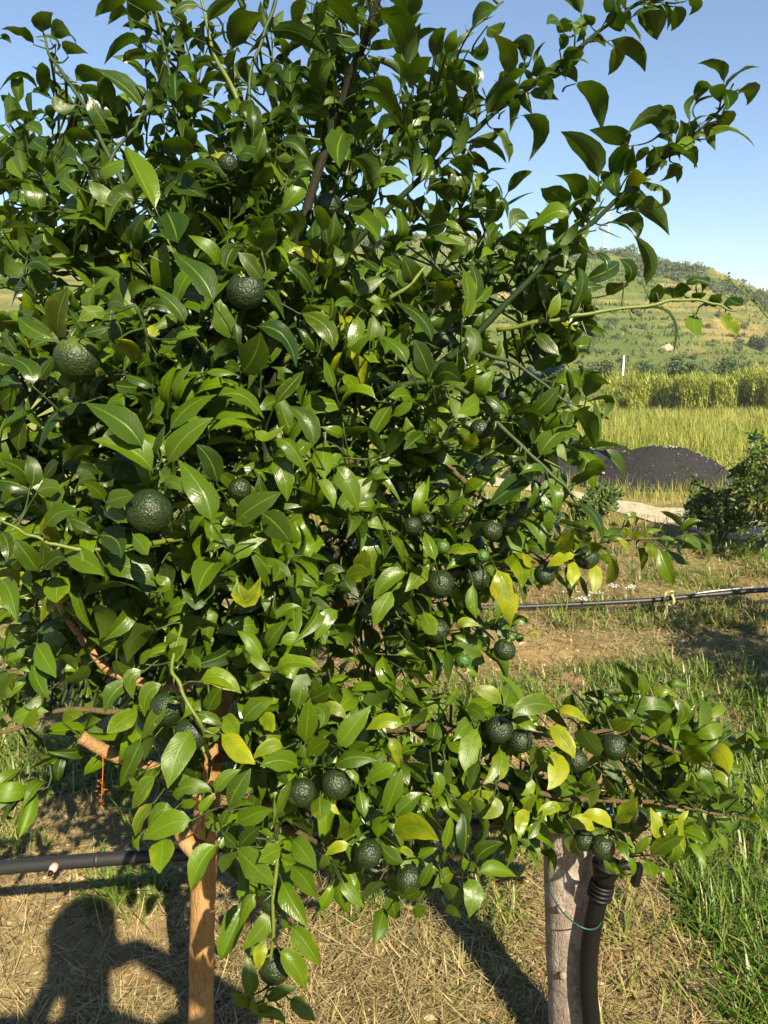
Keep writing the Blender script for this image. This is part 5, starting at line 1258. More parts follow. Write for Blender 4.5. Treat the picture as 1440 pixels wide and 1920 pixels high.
# short leafy spurs along the long bare shoots at the upper right
spur = []
for rows_, k0, k1, m_ in ((SKEL[5], 14, 44, 18), (SKEL[7], 18, 44, 20), (SKEL[9], 6, 26, 5), (SKEL[11], 26, 54, 9)):
    for q in np.linspace(k0, min(k1, len(rows_) - 2), m_).astype(int):
        tg = rows_[q + 1] - rows_[q - 1]; tg /= np.linalg.norm(tg)
        sd_ = rng.normal(size=3); sd_ -= tg * (sd_ @ tg); sd_ /= np.linalg.norm(sd_)
        pts.append(rows_[q] + sd_ * 0.004); dirs.append(tg * 0.7 + sd_ * 0.8 + np.array((0, 0, 0.3))); spur.append(len(pts) - 1)
n = len(pts)
lens = rng.uniform(0.08, 0.15, n); nlf = rng.integers(6, 11, n); lsz = rng.uniform(0.066, 0.100, n)
lsz *= np.array([0.86 if p_[2] > 1.85 else 1.0 for p_ in pts])
lens[spur] = rng.uniform(0.02, 0.05, len(spur)); nlf[spur] = rng.integers(2, 4, len(spur)); lsz[spur] = rng.uniform(0.055, 0.085, len(spur))
lights = [np.array((0.25, -0.55, 0.75)) * (1 - w_) + np.array((0.12, 0.10, 1.1)) * w_ for w_ in [float(np.clip((p_[2] - 1.55) / 0.35, 0, 1)) for p_ in pts]]
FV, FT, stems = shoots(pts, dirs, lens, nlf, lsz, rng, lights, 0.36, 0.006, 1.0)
rest = order[300:]
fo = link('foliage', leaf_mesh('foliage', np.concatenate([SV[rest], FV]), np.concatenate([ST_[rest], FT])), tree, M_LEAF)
fo['kind'] = 'stuff'

# twigs: the shoots' stems, and a stalk from every surveyed leaf back to the nearest wood
SK = np.concatenate(SKEL)
stem_pts = np.concatenate([s for s in stems])
mb = MB()
for s in stems:
    q = SK[np.argmin(((SK - s[0]) ** 2).sum(1))]
    v = s[0] - q
    c = spline([q, q + v * 0.5 + (np.array((0, 0, 0.06)) + VIEW * 0.25) * np.linalg.norm(v), s[0], s[2], s[4]], 12)
    mb.tube(c, np.linspace(0.0030, 0.0010, 12), 5)
ALLW = np.concatenate([SK, stem_pts])
for b, t in zip(SB, STIP):
    q = ALLW[np.argmin(((ALLW - b) ** 2).sum(1))]
    v = b - q
    if np.linalg.norm(v) < 0.012: continue
    ax = (t - b) / np.linalg.norm(t - b)
    ln = np.linalg.norm(v)
    if ln > 0.07: q = b + (VIEW * 0.75 - ax * 0.5 + np.array((0, 0, -0.2))) * 0.06
    c = spline([q, 0.5 * (q + b) - ax * 0.12 * min(ln, 0.07) + VIEW * 0.01, b + ax * 0.004], 8)
    mb.tube(c, np.linspace(0.0022, 0.0011, 8), 5)
tw = mb.build('twigs', M_GREENWOOD, tree); tw['kind'] = 'stuff'

# thorns along the green branches
mb = MB(); mb.tube([(0, 0, 0), (0.0006, 0, 0.012), (0, 0, 0.026)], [0.0022, 0.0014, 0.0002], 6)
tmesh = None
def thorn(p, d, L):
    global tmesh
    d = Vector(d).normalized()
    if tmesh is None:
        o = mb.build('thorn', M_THORN, tree); tmesh = o.data
    else:
        o = bpy.data.objects.new('thorn', tmesh); COL.objects.link(o); o.parent = tree
    o.location = Vector(p) - parent_world(tree)
    o.rotation_euler = d.to_track_quat('Z', 'Y').to_euler()
    o.scale = (1, 1, L / 0.026)
r_ = np.random.default_rng(9)
for (x0, y0, x1, y1, d_) in ((1090, 603, 1103, 636, 1.40), (1180, 582, 1190, 607, 1.40), (1113, 588, 1115, 550, 1.40), (1124, 428, 1168, 448, 1.44), (985, 170, 996, 214, 1.46), (868, 272, 890, 298, 1.46), (1055, 133, 1062, 152, 1.46), (395, 48, 418, 47, 1.46),
                             (375, 51, 345, 55, 1.46), (660, 70, 625, 62, 1.34), (668, 20, 695, 33, 1.34), (600, 262, 545, 253, 1.40), (690, 105, 722, 110, 1.36), (1057, 911, 1060, 940, 1.30), (977, 836, 950, 866, 1.32), (640, 66, 590, 62, 1.40), (830, 120, 852, 145, 1.46),
                             (490, 98, 528, 118, 1.46), (470, 60, 462, 5, 1.48), (480, 65, 420, 40, 1.48), (1020, 862, 1058, 880, 1.31), (930, 790, 925, 812, 1.33), (1235, 566, 1228, 540, 1.40), (905, 165, 915, 190, 1.46), (280, 480, 305, 492, 1.2), (610, 810, 608, 838, 1.24), (792, 585, 780, 560, 1.3)):
    a = P(x0, y0, d_); b = P(x1, y1, d_ + r_.normal() * 0.01)
    thorn(a, b - a, np.linalg.norm(b - a))
for S in SKEL[5:22]:
    for k_ in range(4, len(S) - 2, 4):
        if r_.uniform() < 0.55:
            tg = S[k_ + 1] - S[k_ - 1]; tg /= np.linalg.norm(tg)
            v = r_.normal(size=3); v -= tg * (v @ tg); v = v / np.linalg.norm(v) + tg * 0.5
            thorn(S[k_], v, r_.uniform(0.016, 0.034))

# fruit
def fruit_mesh(seed):
    b = bmesh.new(); bmesh.ops.create_icosphere(b, subdivisions=4, radius=1.0)
    for v in b.verts:
        q = v.co.copy()
        r = 1 + 0.035 * noise.fractal(q * 1.6 + Vector((seed, 0, 0)), 1, 2, 2) + 0.016 * noise.noise(q * 9 + Vector((0, seed, 0))) + 0.010 * noise.noise(q * 19 + Vector((0, seed, 2)))
        pole = math.exp(-((1 - abs(q.z)) / 0.06))
        v.co = Vector((q.x * 1.0, q.y * 1.0, q.z * 0.96)) * (r - 0.05 * pole * (q.z > 0) + 0.03 * pole * (q.z < 0))
    for f in b.faces: f.smooth = True
    me = bpy.data.meshes.new('fruit'); b.to_mesh(me); b.free(); return me
FM = [fruit_mesh(s) for s in (1.0, 5.0, 9.0)]
for m_ in FM: m_.materials.append(M_FRUIT)
FL = fruit_mesh(13.0); FL.materials.append(M_FRUITLET)
FTOP = FM[0].copy(); FTOP.materials.clear()
mb = MB()
for k_ in range(5):
    a = k_ * 1.2566
    u_, v_ = np.array((math.cos(a), math.sin(a), 0)), np.array((-math.sin(a), math.cos(a), 0))
    mb.add([(0, 0, 0.99), u_ * 0.10 + v_ * 0.06 + np.array((0, 0, 0.975)), u_ * 0.22 + np.array((0, 0, 0.985)), u_ * 0.10 - v_ * 0.06 + np.array((0, 0, 0.975))], [(0, 3, 2, 1)])
mb.tube([(0, 0, 0.93), (0.01, 0, 1.05), (0.05, 0.02, 1.22)], [0.055, 0.045, 0.04], 7)
cal_me = None
for k_, (x, y, dm, ex, lab) in enumerate(FRUITS):
    d_ = D(x, y) + 0.015 + ex
    R_ = dm * 0.5 / F_PX * d_
    d_ += R_ * 0.3
    c = P(x, y, d_)
    o = bpy.data.objects.new('fruit', FL if lab and 'fruitlet' in lab else (FTOP if k_ == 0 else FM[k_ % 3]))
    COL.objects.link(o); o.parent = tree
    if k_ == 0: FTOP.materials.append(mat_fruit('yellowing_rind', (0.0085, 0.018, 0.004), (0.018, 0.034, 0.006), (c[2] + 0.35 * R_, c[2] + 1.25 * R_)))
    if lab: o['label'] = lab
    o.location = Vector(c) - parent_world(tree); o.scale = (R_, R_, R_)
    o.rotation_euler = (r_.normal() * 0.35, r_.normal() * 0.35, r_.uniform(0, 6.28))
    if cal_me is None:
        cl = mb.build('calyx', M_CALYX, None); cal_me = cl.data
    else:
        cl = bpy.data.objects.new('calyx', cal_me); COL.objects.link(cl)
    cl.parent = o; cl.location = (0, 0, 0)

# dried sprig caught on the sawn branch
p0 = P(192, 1404, 1.385)
mb = MB(); mb.tube(spline([p0, P(193, 1440, 1.39), P(190, 1500, 1.39)], 8), 0.0008, 4, tone=(.3, .5, .5, 1))
VVs = []
for k_ in range(16):
    s = P(190 + r_.normal() * 3, 1462 + 3.2 * k_, 1.388)
    d_ = np.array((r_.normal(), r_.normal() * 0.6, -0.2)); d_ /= np.linalg.norm(d_)
    e = np.cross(d_, (0.2, 0.3, 0.9)); e /= np.linalg.norm(e); L_ = r_.uniform(0.006, 0.013)
    up_ = np.cross(e, d_)
    mb.add([s, s + d_ * L_ * 0.5 + e * L_ * 0.35, s + d_ * L_ + up_ * L_ * 0.4, s + d_ * L_ * 0.5 - e * L_ * 0.35], [(0, 1, 2, 3)])
o = mb.build('dried_sprig', mat_plain('rust_orange_petal', (0.42, 0.12, 0.025), 0.8, 0.2), tree); o['label'] = 'small rust orange dried sprig'

# ------------------------------------------------------------------ other citrus trees
def citrus(base, height, crown_c, crown_r, n, lsize, label, seed, name='citrus_tree', group='citrus trees in the next row', nl=(6, 10), fruit=0, tone0=0.34):
    r = np.random.default_rng(seed)
    b = np.asarray(base, float); cc = np.asarray(crown_c, float); cr = np.asarray(crown_r, float)
    root = empty(name, b, label, 'tree', group)
    mb = MB(); tr = spline([b - np.array((0, 0, 0.05)), b + (cc - b) * 0.4 + r.normal(size=3) * 0.02, cc - np.array((0, 0, cr[2] * 0.3))], 12)
    mb.tube(tr, np.linspace(0.030, 0.018, 12) * height / 1.6, 9, rough=0.03); mb.build('trunk', M_BROWN, root)
    limbs = []
    mb = MB()
    for k in range(11):
        v = r.normal(size=3); v[2] = abs(v[2]) * 0.7 + 0.1; v /= np.linalg.norm(v)
        e = cc + v * cr * 0.75
        s = tr[r.integers(6, 12)]
        c = spline([s, 0.5 * (s + e) + np.array((0, 0, -0.04)), e], 10); limbs.append(c)
        mb.tube(c, np.linspace(0.014, 0.004, 10) * height / 1.6, 6)
    mb.build('limbs', M_BROWN, root)
    lc = r.normal(size=(14, 3)); lc /= np.linalg.norm(lc, axis=1)[:, None]; lc *= r.uniform(0.35, 0.8, 14)[:, None]
    p, dv = [], []
    for k in range(n):
        v = r.normal(size=3); v /= np.linalg.norm(v)
        q = lc[r.integers(0, 14)] + v * r.uniform(0.15, 0.42)
        p.append(cc + q * cr); dd = q * np.array((1, 1, 0.7)) + np.array((0, 0, 0.45)) + r.normal(size=3) * 0.4
        dv.append(dd / np.linalg.norm(dd))
    V, T, st = shoots(p, dv, r.uniform(0.07, 0.16, n) * lsize / 0.075, r.integers(nl[0], nl[1], n), r.uniform(0.8, 1.15, n) * lsize, r, np.array((0.2, -0.4, 0.8)), tone0, 0.006)
    # coarser leaves: every second station
    idx = np.array([i * 5 + j for i in SI for j in (0, 2, 4)])
    V = V[:, idx]; m = len(V); nlv = len(idx)
    q = np.array([(i * 3 + j, i * 3 + j + 1, (i + 1) * 3 + j + 1, (i + 1) * 3 + j) for i in range(len(SI) - 1) for j in range(2)])
    F = (np.arange(m)[:, None, None] * nlv + q[None]).reshape(-1, 4)
    cro = link('crown', mesh_np('crown', V.reshape(-1, 3), F, True, np.repeat(T, nlv, 0), np.tile(LUV[idx], (m, 1))), root, M_LEAF); cro['kind'] = 'stuff'
    LM = np.concatenate(limbs)
    mb = MB()
    for s in st:
        w = LM[np.argmin(((LM - s[0]) ** 2).sum(1))]
        mb.tube(spline([w, 0.5 * (w + s[0]) + np.array((0, 0, 0.02)), s[0], s[4]], 6), np.linspace(0.003, 0.001, 6), 3)
    mb.build('twigs', M_GREENWOOD, root)['kind'] = 'stuff'
    return root

g = G(1475, 1035)
cc = PY(1490, 890, g[1])
citrus(g, 1.5, cc, (0.78, 0.60, 0.62), 420, 0.070, 'dark citrus tree at the right edge, beyond the track side hose', 31, tone0=0.12)
# its thin upright shoot reaching above
c = np.array([PY(a, b, g[1]) for a, b in ((1500, 760), (1470, 640), (1440, 596), (1410, 560), (1375, 532), (1360, 516))])
cs = spline(c, 24)
rt = COL.objects['citrus_tree.001']
mb = MB(); mb.tube(cs, np.linspace(0.009, 0.003, 24), 5); mb.build('long_shoot', M_YELLOWWOOD, rt)
rr_ = np.random.default_rng(8)
V_, T_, _s = shoots([cs[i_] for i_ in range(4, 24, 1)], [rr_.normal(size=3) * 0.7 + np.array((-0.3, 0, 0.6)) for _ in range(20)], [0.04] * 20, [3] * 20, [0.035] * 20, rr_, np.array((0.2, -0.4, 0.8)), 0.35, 0.0)
link('shoot_leaves', leaf_mesh('shoot_leaves', V_, T_), rt, M_LEAF)['kind'] = 'stuff'

g = G(860, 1120)
citrus(g, 1.5, PY(850, 900, g[1]), (0.50, 0.45, 0.55), 230, 0.085, 'leafy citrus tree in the next row, seen just behind the front tree', 32, tone0=0.55)
g = G(560, 1115)
citrus(g, 1.5, PY(470, 930, g[1]), (0.85, 0.45, 0.55), 150, 0.085, 'citrus tree in the next row, hidden mostly behind the crown of the front tree', 33, tone0=0.5)
# neighbour in the front row, whose shade lies on the grass beyond
nb_ = np.array((2.55, 2.75, 0.0))
citrus(nb_, 1.6, nb_ + np.array((0, 0, 1.15)), (0.85, 0.55, 0.55), 200, 0.09, 'citrus tree next along the front row, to the right of the post', 34, group='citrus trees of the front row')

# young plants between the rows
rng = np.random.default_rng(77)
for px, py, w, h, lab, tn in ((1025, 1030, 58, 66, 'low bushy citrus plant right behind the fruit on the leaning shoot', 0.30), (1112, 985, 46, 60, 'small dark bushy plant standing at the edge of the pale track', 0.25),
                              (1345, 1015, 56, 74, 'low bushy plant beside the dark citrus tree at the right edge', 0.3), (945, 1010, 40, 60, 'small bushy plant beside the leafy citrus tree behind', 0.4)):
    g = G(px, py)
    dd = project(g)[2]
    s_ = dd / F_PX
    bush('young_citrus', g, (w * s_ * 1.15, w * s_ * 1.0, h * s_ * 0.78), 2200, 0.060, lab, 'shrub', 'young bushy plants between the rows', rng, tn + 0.25, 0.15, M_SCRUB, 6)
# ------------------------------------------------------------------ post, riser, hoses
M_POST = mat_bark('grey_barked_post', (0.15, 0.115, 0.09), (0.29, 0.235, 0.19), (0.07, 0.05, 0.036), (9, 9, 6.5), 0.8, 0.7, (0.34, 0.30, 0.265), 0.9, 0.30, (9, 9, 1.6))
M_BLACK = mat_plain('black_polythene', (0.005, 0.005, 0.005), 0.5, 0.18, grain=0.08, gscale=200)
M_HOSE = mat_plain('weathered_black_hose', (0.014, 0.014, 0.015), 0.5, 0.4, grain=0.1, gscale=140)
M_BLUE = mat_plain('blue_plastic', (0.02, 0.07, 0.16), 0.4)
M_GREENWIRE = mat_plain('green_coated_wire', (0.008, 0.055, 0.048), 0.45)
M_WIRE = mat_plain('galvanised_wire', (0.55, 0.54, 0.50), 0.45, 0.5, 0.3)
M_TWINE = mat_plain('straw_twine', (0.34, 0.30, 0.14), 0.9, 0.2, grain=0.5, gscale=300)
M_PINK = mat_plain('pale_red_plastic', (0.62, 0.30, 0.24), 0.45)

PFY = 1.46
pb = PY(1077, 2010, PFY); pb[2] = float(ground_z(np.array([[pb[0]]]), np.array([[PFY]]))[0, 0])
ptop = PY(1062, 1538, PFY)
post = empty('wooden_post', pb, 'stout round post with mottled grey bark under the low citrus branch', 'post')
rp = 45.0 / F_PX * project(PY(1070, 1800, PFY))[2]
n = 90; m = 36
tz = np.linspace(0, 1, n)
ax_ = pb[None] * (1 - tz[:, None]) + ptop[None] * tz[:, None]; ax_[0, 2] -= 0.06
ang = np.arange(m) * 2 * math.pi / m
V = []
for i_ in range(n):
    r_i = rp * (1.06 - 0.10 * tz[i_])
    rr_ = np.array([r_i * (1 + 0.035 * noise.fractal(Vector((math.cos(a) * 1.2, math.sin(a) * 1.2, tz[i_] * 5)), 1, 2, 5)
                           - 0.05 * max(0, noise.noise(Vector((math.cos(a) * 4, math.sin(a) * 4, tz[i_] * 3 + 7))) - 0.25)) for a in ang])
    V.append(ax_[i_] + np.stack([np.cos(ang) * rr_, np.sin(ang) * rr_, 0 * ang], 1))
V = np.concatenate(V + [ptop[None] + np.array([[0, 0, 0.004]])])
i_ = (np.arange(n - 1)[:, None] * m); j_ = np.arange(m)[None]
Q = np.stack([i_ + j_, i_ + (j_ + 1) % m, i_ + m + (j_ + 1) % m, i_ + m + j_], -1).reshape(-1, 4)
T = np.array([((n - 1) * m + a, (n - 1) * m + (a + 1) % m, n * m) for a in range(m)])
link('bark_shaft', mesh_np('bark_shaft', V, [Q, T]), post, M_POST)
mb = MB()
for z_ in (0.46, 0.72):
    q = pb * (1 - z_) + ptop * z_ + np.array((-0.5 * rp, -0.86 * rp, 0))
    mb.tube([q, q + np.array((-0.004, -0.007, 0)), q + np.array((-0.005, -0.009, 0.001))], [0.010, 0.008, 0.002], 9, rough=0.1)
mb.build('knot', M_POST, post)

# black riser pipe standing against the post, with its tap
RFY = 1.375
rz = [(1113, 2010), (1109, 1930), (1104, 1860), (1104, 1800), (1110, 1745), (1120, 1695), (1130, 1655)]
rpts = np.array([PY(a, b, RFY) for a, b in rz]); rpts[0, 2] = -0.05
rb = rpts[0].copy(); rb[2] = 0
riser = empty('riser_pipe', rb, 'black plastic riser pipe strapped beside the post, with a collar and tap on top', 'pipe')
c = spline(rpts, 40)
rr0 = 17.0 / F_PX * project(c[25])[2]
mb = MB(); mb.tube(c, np.full(40, rr0), 20); mb.build('pipe', M_BLACK, riser)
topv = c[-1] - c[-4]; topv /= np.linalg.norm(topv)
e = c[-1]
mb = MB(); mb.tube([e - topv * 0.040, e - topv * 0.036, e - topv * 0.008, e - topv * 0.004, e + topv * 0.0], [rr0 * 1.02, rr0 * 1.13, rr0 * 1.18, rr0 * 1.30, rr0 * 1.30], 22)
for q in range(3): mb.tube([e - topv * (0.012 + 0.010 * q), e - topv * (0.008 + 0.010 * q)], [rr0 * 1.34, rr0 * 1.34], 22)
mb.build('collar', M_BLACK, riser)
mb = MB(); mb.tube([e, e + topv * 0.012, e + topv * 0.030, e + topv * 0.034, e + topv * 0.040], [rr0 * 1.12, rr0 * 1.18, rr0 * 1.45, rr0 * 1.50, rr0 * 1.50], 24)
mb.build('coupling_nut', M_BLACK, riser)
mb = MB(); mb.tube([e + topv * 0.038, e + topv * 0.046], [rr0 * 1.62, rr0 * 1.62], 26); mb.build('flange', M_BLACK, riser)
tapp = PY(1172, 1622, RFY); tap2 = PY(1190, 1622, RFY)
mb = MB(); mb.tube([e + topv * 0.022, 0.5 * (e + topv * 0.022 + tapp), tapp, tap2], [0.010, 0.010, 0.009, 0.013], 14); mb.build('side_outlet', M_BLACK, riser)
b = bmesh.new(); bmesh.ops.create_cube(b, size=1.0)
q = PY(1194, 1640, RFY)
bmesh.ops.scale(b, vec=(0.016, 0.018, 0.050), verts=b.verts); bmesh.ops.rotate(b, cent=(0, 0, 0), matrix=Matrix.Rotation(0.12, 3, 'Y'), verts=b.verts)
bmesh.ops.translate(b, vec=q, verts=b.verts); bmesh.ops.bevel(b, geom=b.edges[:], offset=0.003, segments=2, affect='EDGES')
me = bpy.data.meshes.new('tap_handle'); b.to_mesh(me); b.free(); link('tap_handle', me, riser, M_BLACK)

# green wire tying the pipe to the post
cx = 0.5 * (pb + ptop)
qs = []
for k in range(49):
    a = -math.pi * 0.5 + (k / 48) * 2 * math.pi
    # an oval round both post and pipe
    u = math.cos(a); v = math.sin(a)
    xl_, xr_ = PY(1066, 1690, PFY)[0] - rp * 1.02, PY(1121, 1690, RFY)[0] + rr0 * 1.08
    p = np.array((0.5 * (xl_ + xr_) + u * 0.5 * (xr_ - xl_), 0, 0))
    p[1] = 0.5 * (PFY + RFY) + 0.018 + v * (rp * 0.95 + 0.058)
    p[2] = PY(1070, 1700, PFY - rp)[2] - 0.016 * (p[0] - pb[0]) / rp + 0.004
    qs.append(p)
mb = MB(); mb.tube(np.array(qs), 0.0016, 6, cap=False)
o = mb.build('wire_tie', M_GREENWIRE)
tag(o, 'green coated wire looped round the post and the black riser', 'wire')

# drip hose along the front row
HFY = 1.475
hp = [PY(a, b, HFY) for a, b in ((-420, 1668), (-200, 1646), (-30, 1630), (120, 1617), (262, 1606), (350, 1601), (520, 1588), (690, 1568), (850, 1550), (960, 1540))]
hp += [PY(1030, 1532, PFY - rp * 1.2), PY(1090, 1526, PFY - rp * 1.28), PY(1150, 1528, PFY - rp * 1.2), PY(1172, 1532, PFY - rp * 1.2)]
hc = spline(hp, 130)
hr = 13.0 / F_PX * project(hp[3])[2]
hose = empty('drip_hose', hp[3], 'black drip hose running behind the trunk to the post in the front row', 'hose', 'drip hoses along the rows')
mb = MB(); mb.tube(hc, hr, 14); mb.build('tube', M_HOSE, hose)
q = PY(100, 1627, HFY - hr)
q0 = PY(104, 1622, HFY - hr * 0.9)
mb = MB(); mb.tube([q0, q0 + np.array((-0.002, -0.010, -0.003)), q0 + np.array((-0.003, -0.014, -0.004))], [0.0085, 0.0085, 0.0065], 14)
dr = mb.build('dripper', M_PINK, hose)
q1 = q0 + np.array((-0.003, -0.014, -0.004))
mb = MB(); mb.tube([q1, q1 + np.array((-0.001, -0.005, -0.003)), q1 + np.array((-0.002, -0.009, -0.006))], [0.0048, 0.0055, 0.003], 10); mb.build('nozzle', M_BLACK, dr)
k0 = int(np.argmin(np.abs(np.array([project(p)[0] for p in hc]) - 178)))
d_ = hc[k0 + 1] - hc[k0]; d_ /= np.linalg.norm(d_)
mb = MB(); mb.tube([hc[k0] - d_ * 0.004, hc[k0], hc[k0] + d_ * 0.004], [hr * 1.06, hr * 1.12, hr * 1.06], 16); mb.build('joint_ring', M_HOSE, hose)
q = PY(1131, 1524, PFY - rp * 1.25)
mb = MB(); mb.tube([q + np.array((-0.016, 0, 0)), q + np.array((-0.012, 0, 0)), q + np.array((0.012, 0, 0)), q + np.array((0.016, 0, 0))], [hr * 1.15, hr * 1.35, hr * 1.35, hr * 1.15], 16)
mb.build('coupling', M_BLUE, hose)
wp = spline([PY(a, b, HFY + 0.02) for a, b in ((-400, 1650), (-60, 1622), (120, 1608), (262, 1596), (520, 1578), (900, 1534))] + [PY(1060, 1522, PFY)], 60)
mb = MB(); mb.tube(wp, 0.0016, 5); o = mb.build('support_wire', M_WIRE)
tag(o, 'thin pale wire stretched along the top of the front drip hose', 'wire')

# drip hose of the next row
BFY = 4.55
bp = [PY(a, b, BFY) for a, b in ((-300, 1142), (200, 1146), (600, 1144), (860, 1140), (990, 1137), (1120, 1131), (1210, 1126), (1255, 1122), (1330, 1115), (1440, 1106), (1700, 1092), (2100, 1080))]
bc = spline(bp, 90)
br = 4.6 / F_PX * project(bp[5])[2]
h2 = empty('drip_hose', bp[5], 'black drip hose sagging along the next row, beyond the fruiting branch', 'hose', 'drip hoses along the rows')
mb = MB(); mb.tube(bc, br, 10); mb.build('tube', M_HOSE, h2)
wp = spline([PY(a, b, BFY + 0.01) for a, b in ((-300, 1136), (600, 1139), (1000, 1141), (1100, 1136), (1250, 1120), (1340, 1108), (1440, 1099), (1700, 1080), (2100, 1066))], 70)
mb = MB(); mb.tube(wp, 0.0032, 5); o = mb.build('support_wire', M_WIRE)
tag(o, 'pale wire carrying the drip hose of the next row', 'wire')
mb = MB()
q = PY(1253, 1122, BFY - 0.02)
lp = [q + np.array((0.035 * math.sin(a) * 0.8, 0.02 * math.cos(a * 2), 0.045 * math.cos(a) - 0.012)) for a in np.linspace(0, 6.28, 20)]
mb.tube(np.array(lp), 0.009, 7, rough=0.15)
lp = [q + np.array((0.030 * math.sin(a + 0.7) * 0.8, 0.02 - 0.03 * math.cos(a), 0.050 * math.cos(a))) for a in np.linspace(0, 6.28, 20)]
mb.tube(np.array(lp), 0.008, 7, rough=0.15)
tw_ = empty('twine_knot', q, 'straw coloured twine knotted round the drip hose of the next row', 'twine')
mb.build('knot', M_TWINE, tw_)
mb = MB()
for a, b_ in ((1262, 1190), (1255, 1180), (1268, 1165), (1225, 1215), (1240, 1235), (1215, 1200)):
    e_ = PY(a, b_, BFY - 0.06 - 0.15 * (b_ > 1195))
    mb.tube(spline([q + np.array((0, 0, -0.03)), 0.5 * (q + e_) + np.array((0.02 * (a > 1250), -0.03, -0.02)), e_], 9), np.linspace(0.006 if b_ < 1195 else 0.0025, 0.002, 9), 6, rough=0.2)
mb.build('loose_end', M_TWINE, tw_)

# stake at the track side
g = G(1156, 1010)
root = empty('wooden_stake', g, 'short weathered stake standing by the track behind the fruiting branch', 'stake')
tp_ = PY(1155, 985, g[1])
mb = MB(); mb.tube([g - np.array((0, 0, .05)), 0.5 * (g + tp_), tp_], [0.032, 0.030, 0.028], 7, rough=0.06); mb.build('shaft', M_BROWN, root)

# a few white flower heads in the shaded grass
mf = mat_plain('white_umbel', (0.40, 0.40, 0.36), 0.8)
fl_r = np.random.default_rng(4)
for px, py, fl_lab in ((1068, 1108, 'leftmost white flower head in the shaded grass beyond the far drip hose'), (1112, 1112, 'white flower head below the pale hanging leaves, before the far grass'), (1150, 1098, 'white flower head just left of the pair by the fruiting branch tip'),
                       (1180, 1100, 'rightmost white flower head in the shaded grass'), (1090, 1122, 'lowest white flower head, nearest the far drip hose')):
    g = G(px, py + 26); t_ = PY(px, py, g[1])
    root = empty('umbel_flower', g, fl_lab, 'flower', 'white flowers in the shaded grass')
    mb = MB(); mb.tube(spline([g, 0.5 * (g + t_) + np.array((0.01, 0, 0)), t_], 6), 0.0025, 4); mb.build('stem', M_GREENWOOD, root)
    mb = MB()
    for _ in range(14):
        c_ = t_ + np.array((fl_r.normal() * 0.022, fl_r.normal() * 0.018, fl_r.normal() * 0.005)); mb.box(c_, (0.005, 0.005, 0.002), Matrix.Rotation(fl_r.normal() * 0.4, 3, 'X') @ Matrix.Rotation(fl_r.uniform(0, 3), 3, 'Z'))
    mb.build('florets', mf, root)

# fallen brown leaves and pale stones on the bare soil
r_ = np.random.default_rng(15)
mb = MB()
for _ in range(150):
    y_ = r_.uniform(1.2, 4.2); x_ = r_.uniform(-0.6, 0.6) * y_ * 1.05
    z_ = float(ground_z(np.array([[x_]]), np.array([[y_]]))[0, 0]) + 0.010
    L_ = r_.uniform(0.015, 0.045); a_ = r_.uniform(0, 6.28)
    d_ = np.array((math.cos(a_), math.sin(a_), r_.normal() * 0.15)); s_ = np.array((-math.sin(a_), math.cos(a_), r_.normal() * 0.3))
    c_ = np.array((x_, y_, z_))
    mb.add([c_, c_ + d_ * L_ * .5 + s_ * L_ * .22 + np.array((0, 0, .004)), c_ + d_ * L_, c_ + d_ * L_ * .5 - s_ * L_ * .22 + np.array((0, 0, .005)), c_ + d_ * L_ * .5], [(0, 4, 2, 3), (0, 1, 2, 4)])
o = mb.build('leaf_litter', mat_plain('dead_leaf', (0.24, 0.125, 0.055), 0.8, 0.2, gscale=30, var=0.5)); tag(o, 'dry brown leaf scraps lying in the straw', 'litter', kind='stuff')
mb = MB()
for _ in range(2600):
    y_ = 1.1 + 4 * r_.uniform() ** 1.5; x_ = r_.uniform(-0.6, 0.6) * y_ * 1.05
    z_ = float(ground_z(np.array([[x_]]), np.array([[y_]]))[0, 0])
    s_ = r_.uniform(0.003, 0.011) * (1.6 if r_.uniform() < 0.06 else 1)
    t_ = np.array([(1, 0, 0), (0, 1, 0), (-1, 0, 0), (0, -1, 0), (0.2, 0.1, 0.8), (0.6, 0.6, 0.35), (-0.6, 0.6, 0.4), (-0.5, -0.6, 0.35), (0.6, -0.6, 0.4)]) * s_ * r_.uniform(0.7, 1.3, (9, 1))
    ca, sa = math.cos(a_ := r_.uniform(0, 6.28)), math.sin(a_)
    t_ = t_ @ np.array(((ca, sa, 0), (-sa, ca, 0), (0, 0, 1)))
    mb.add(t_ + np.array((x_, y_, z_ - 0.001)), None, [(0, 5, 4), (5, 1, 4), (1, 6, 4), (6, 2, 4), (2, 7, 4), (7, 3, 4), (3, 8, 4), (8, 0, 4), (0, 1, 5), (1, 2, 6), (2, 3, 7), (3, 0, 8)])
o = mb.build('pebbles', mat_plain('soil_clod', (0.36, 0.26, 0.16), 0.9, 0.2, gscale=25, var=0.5), None, False); tag(o, 'small clods and pebbles on the bare soil', 'pebbles', kind='stuff')

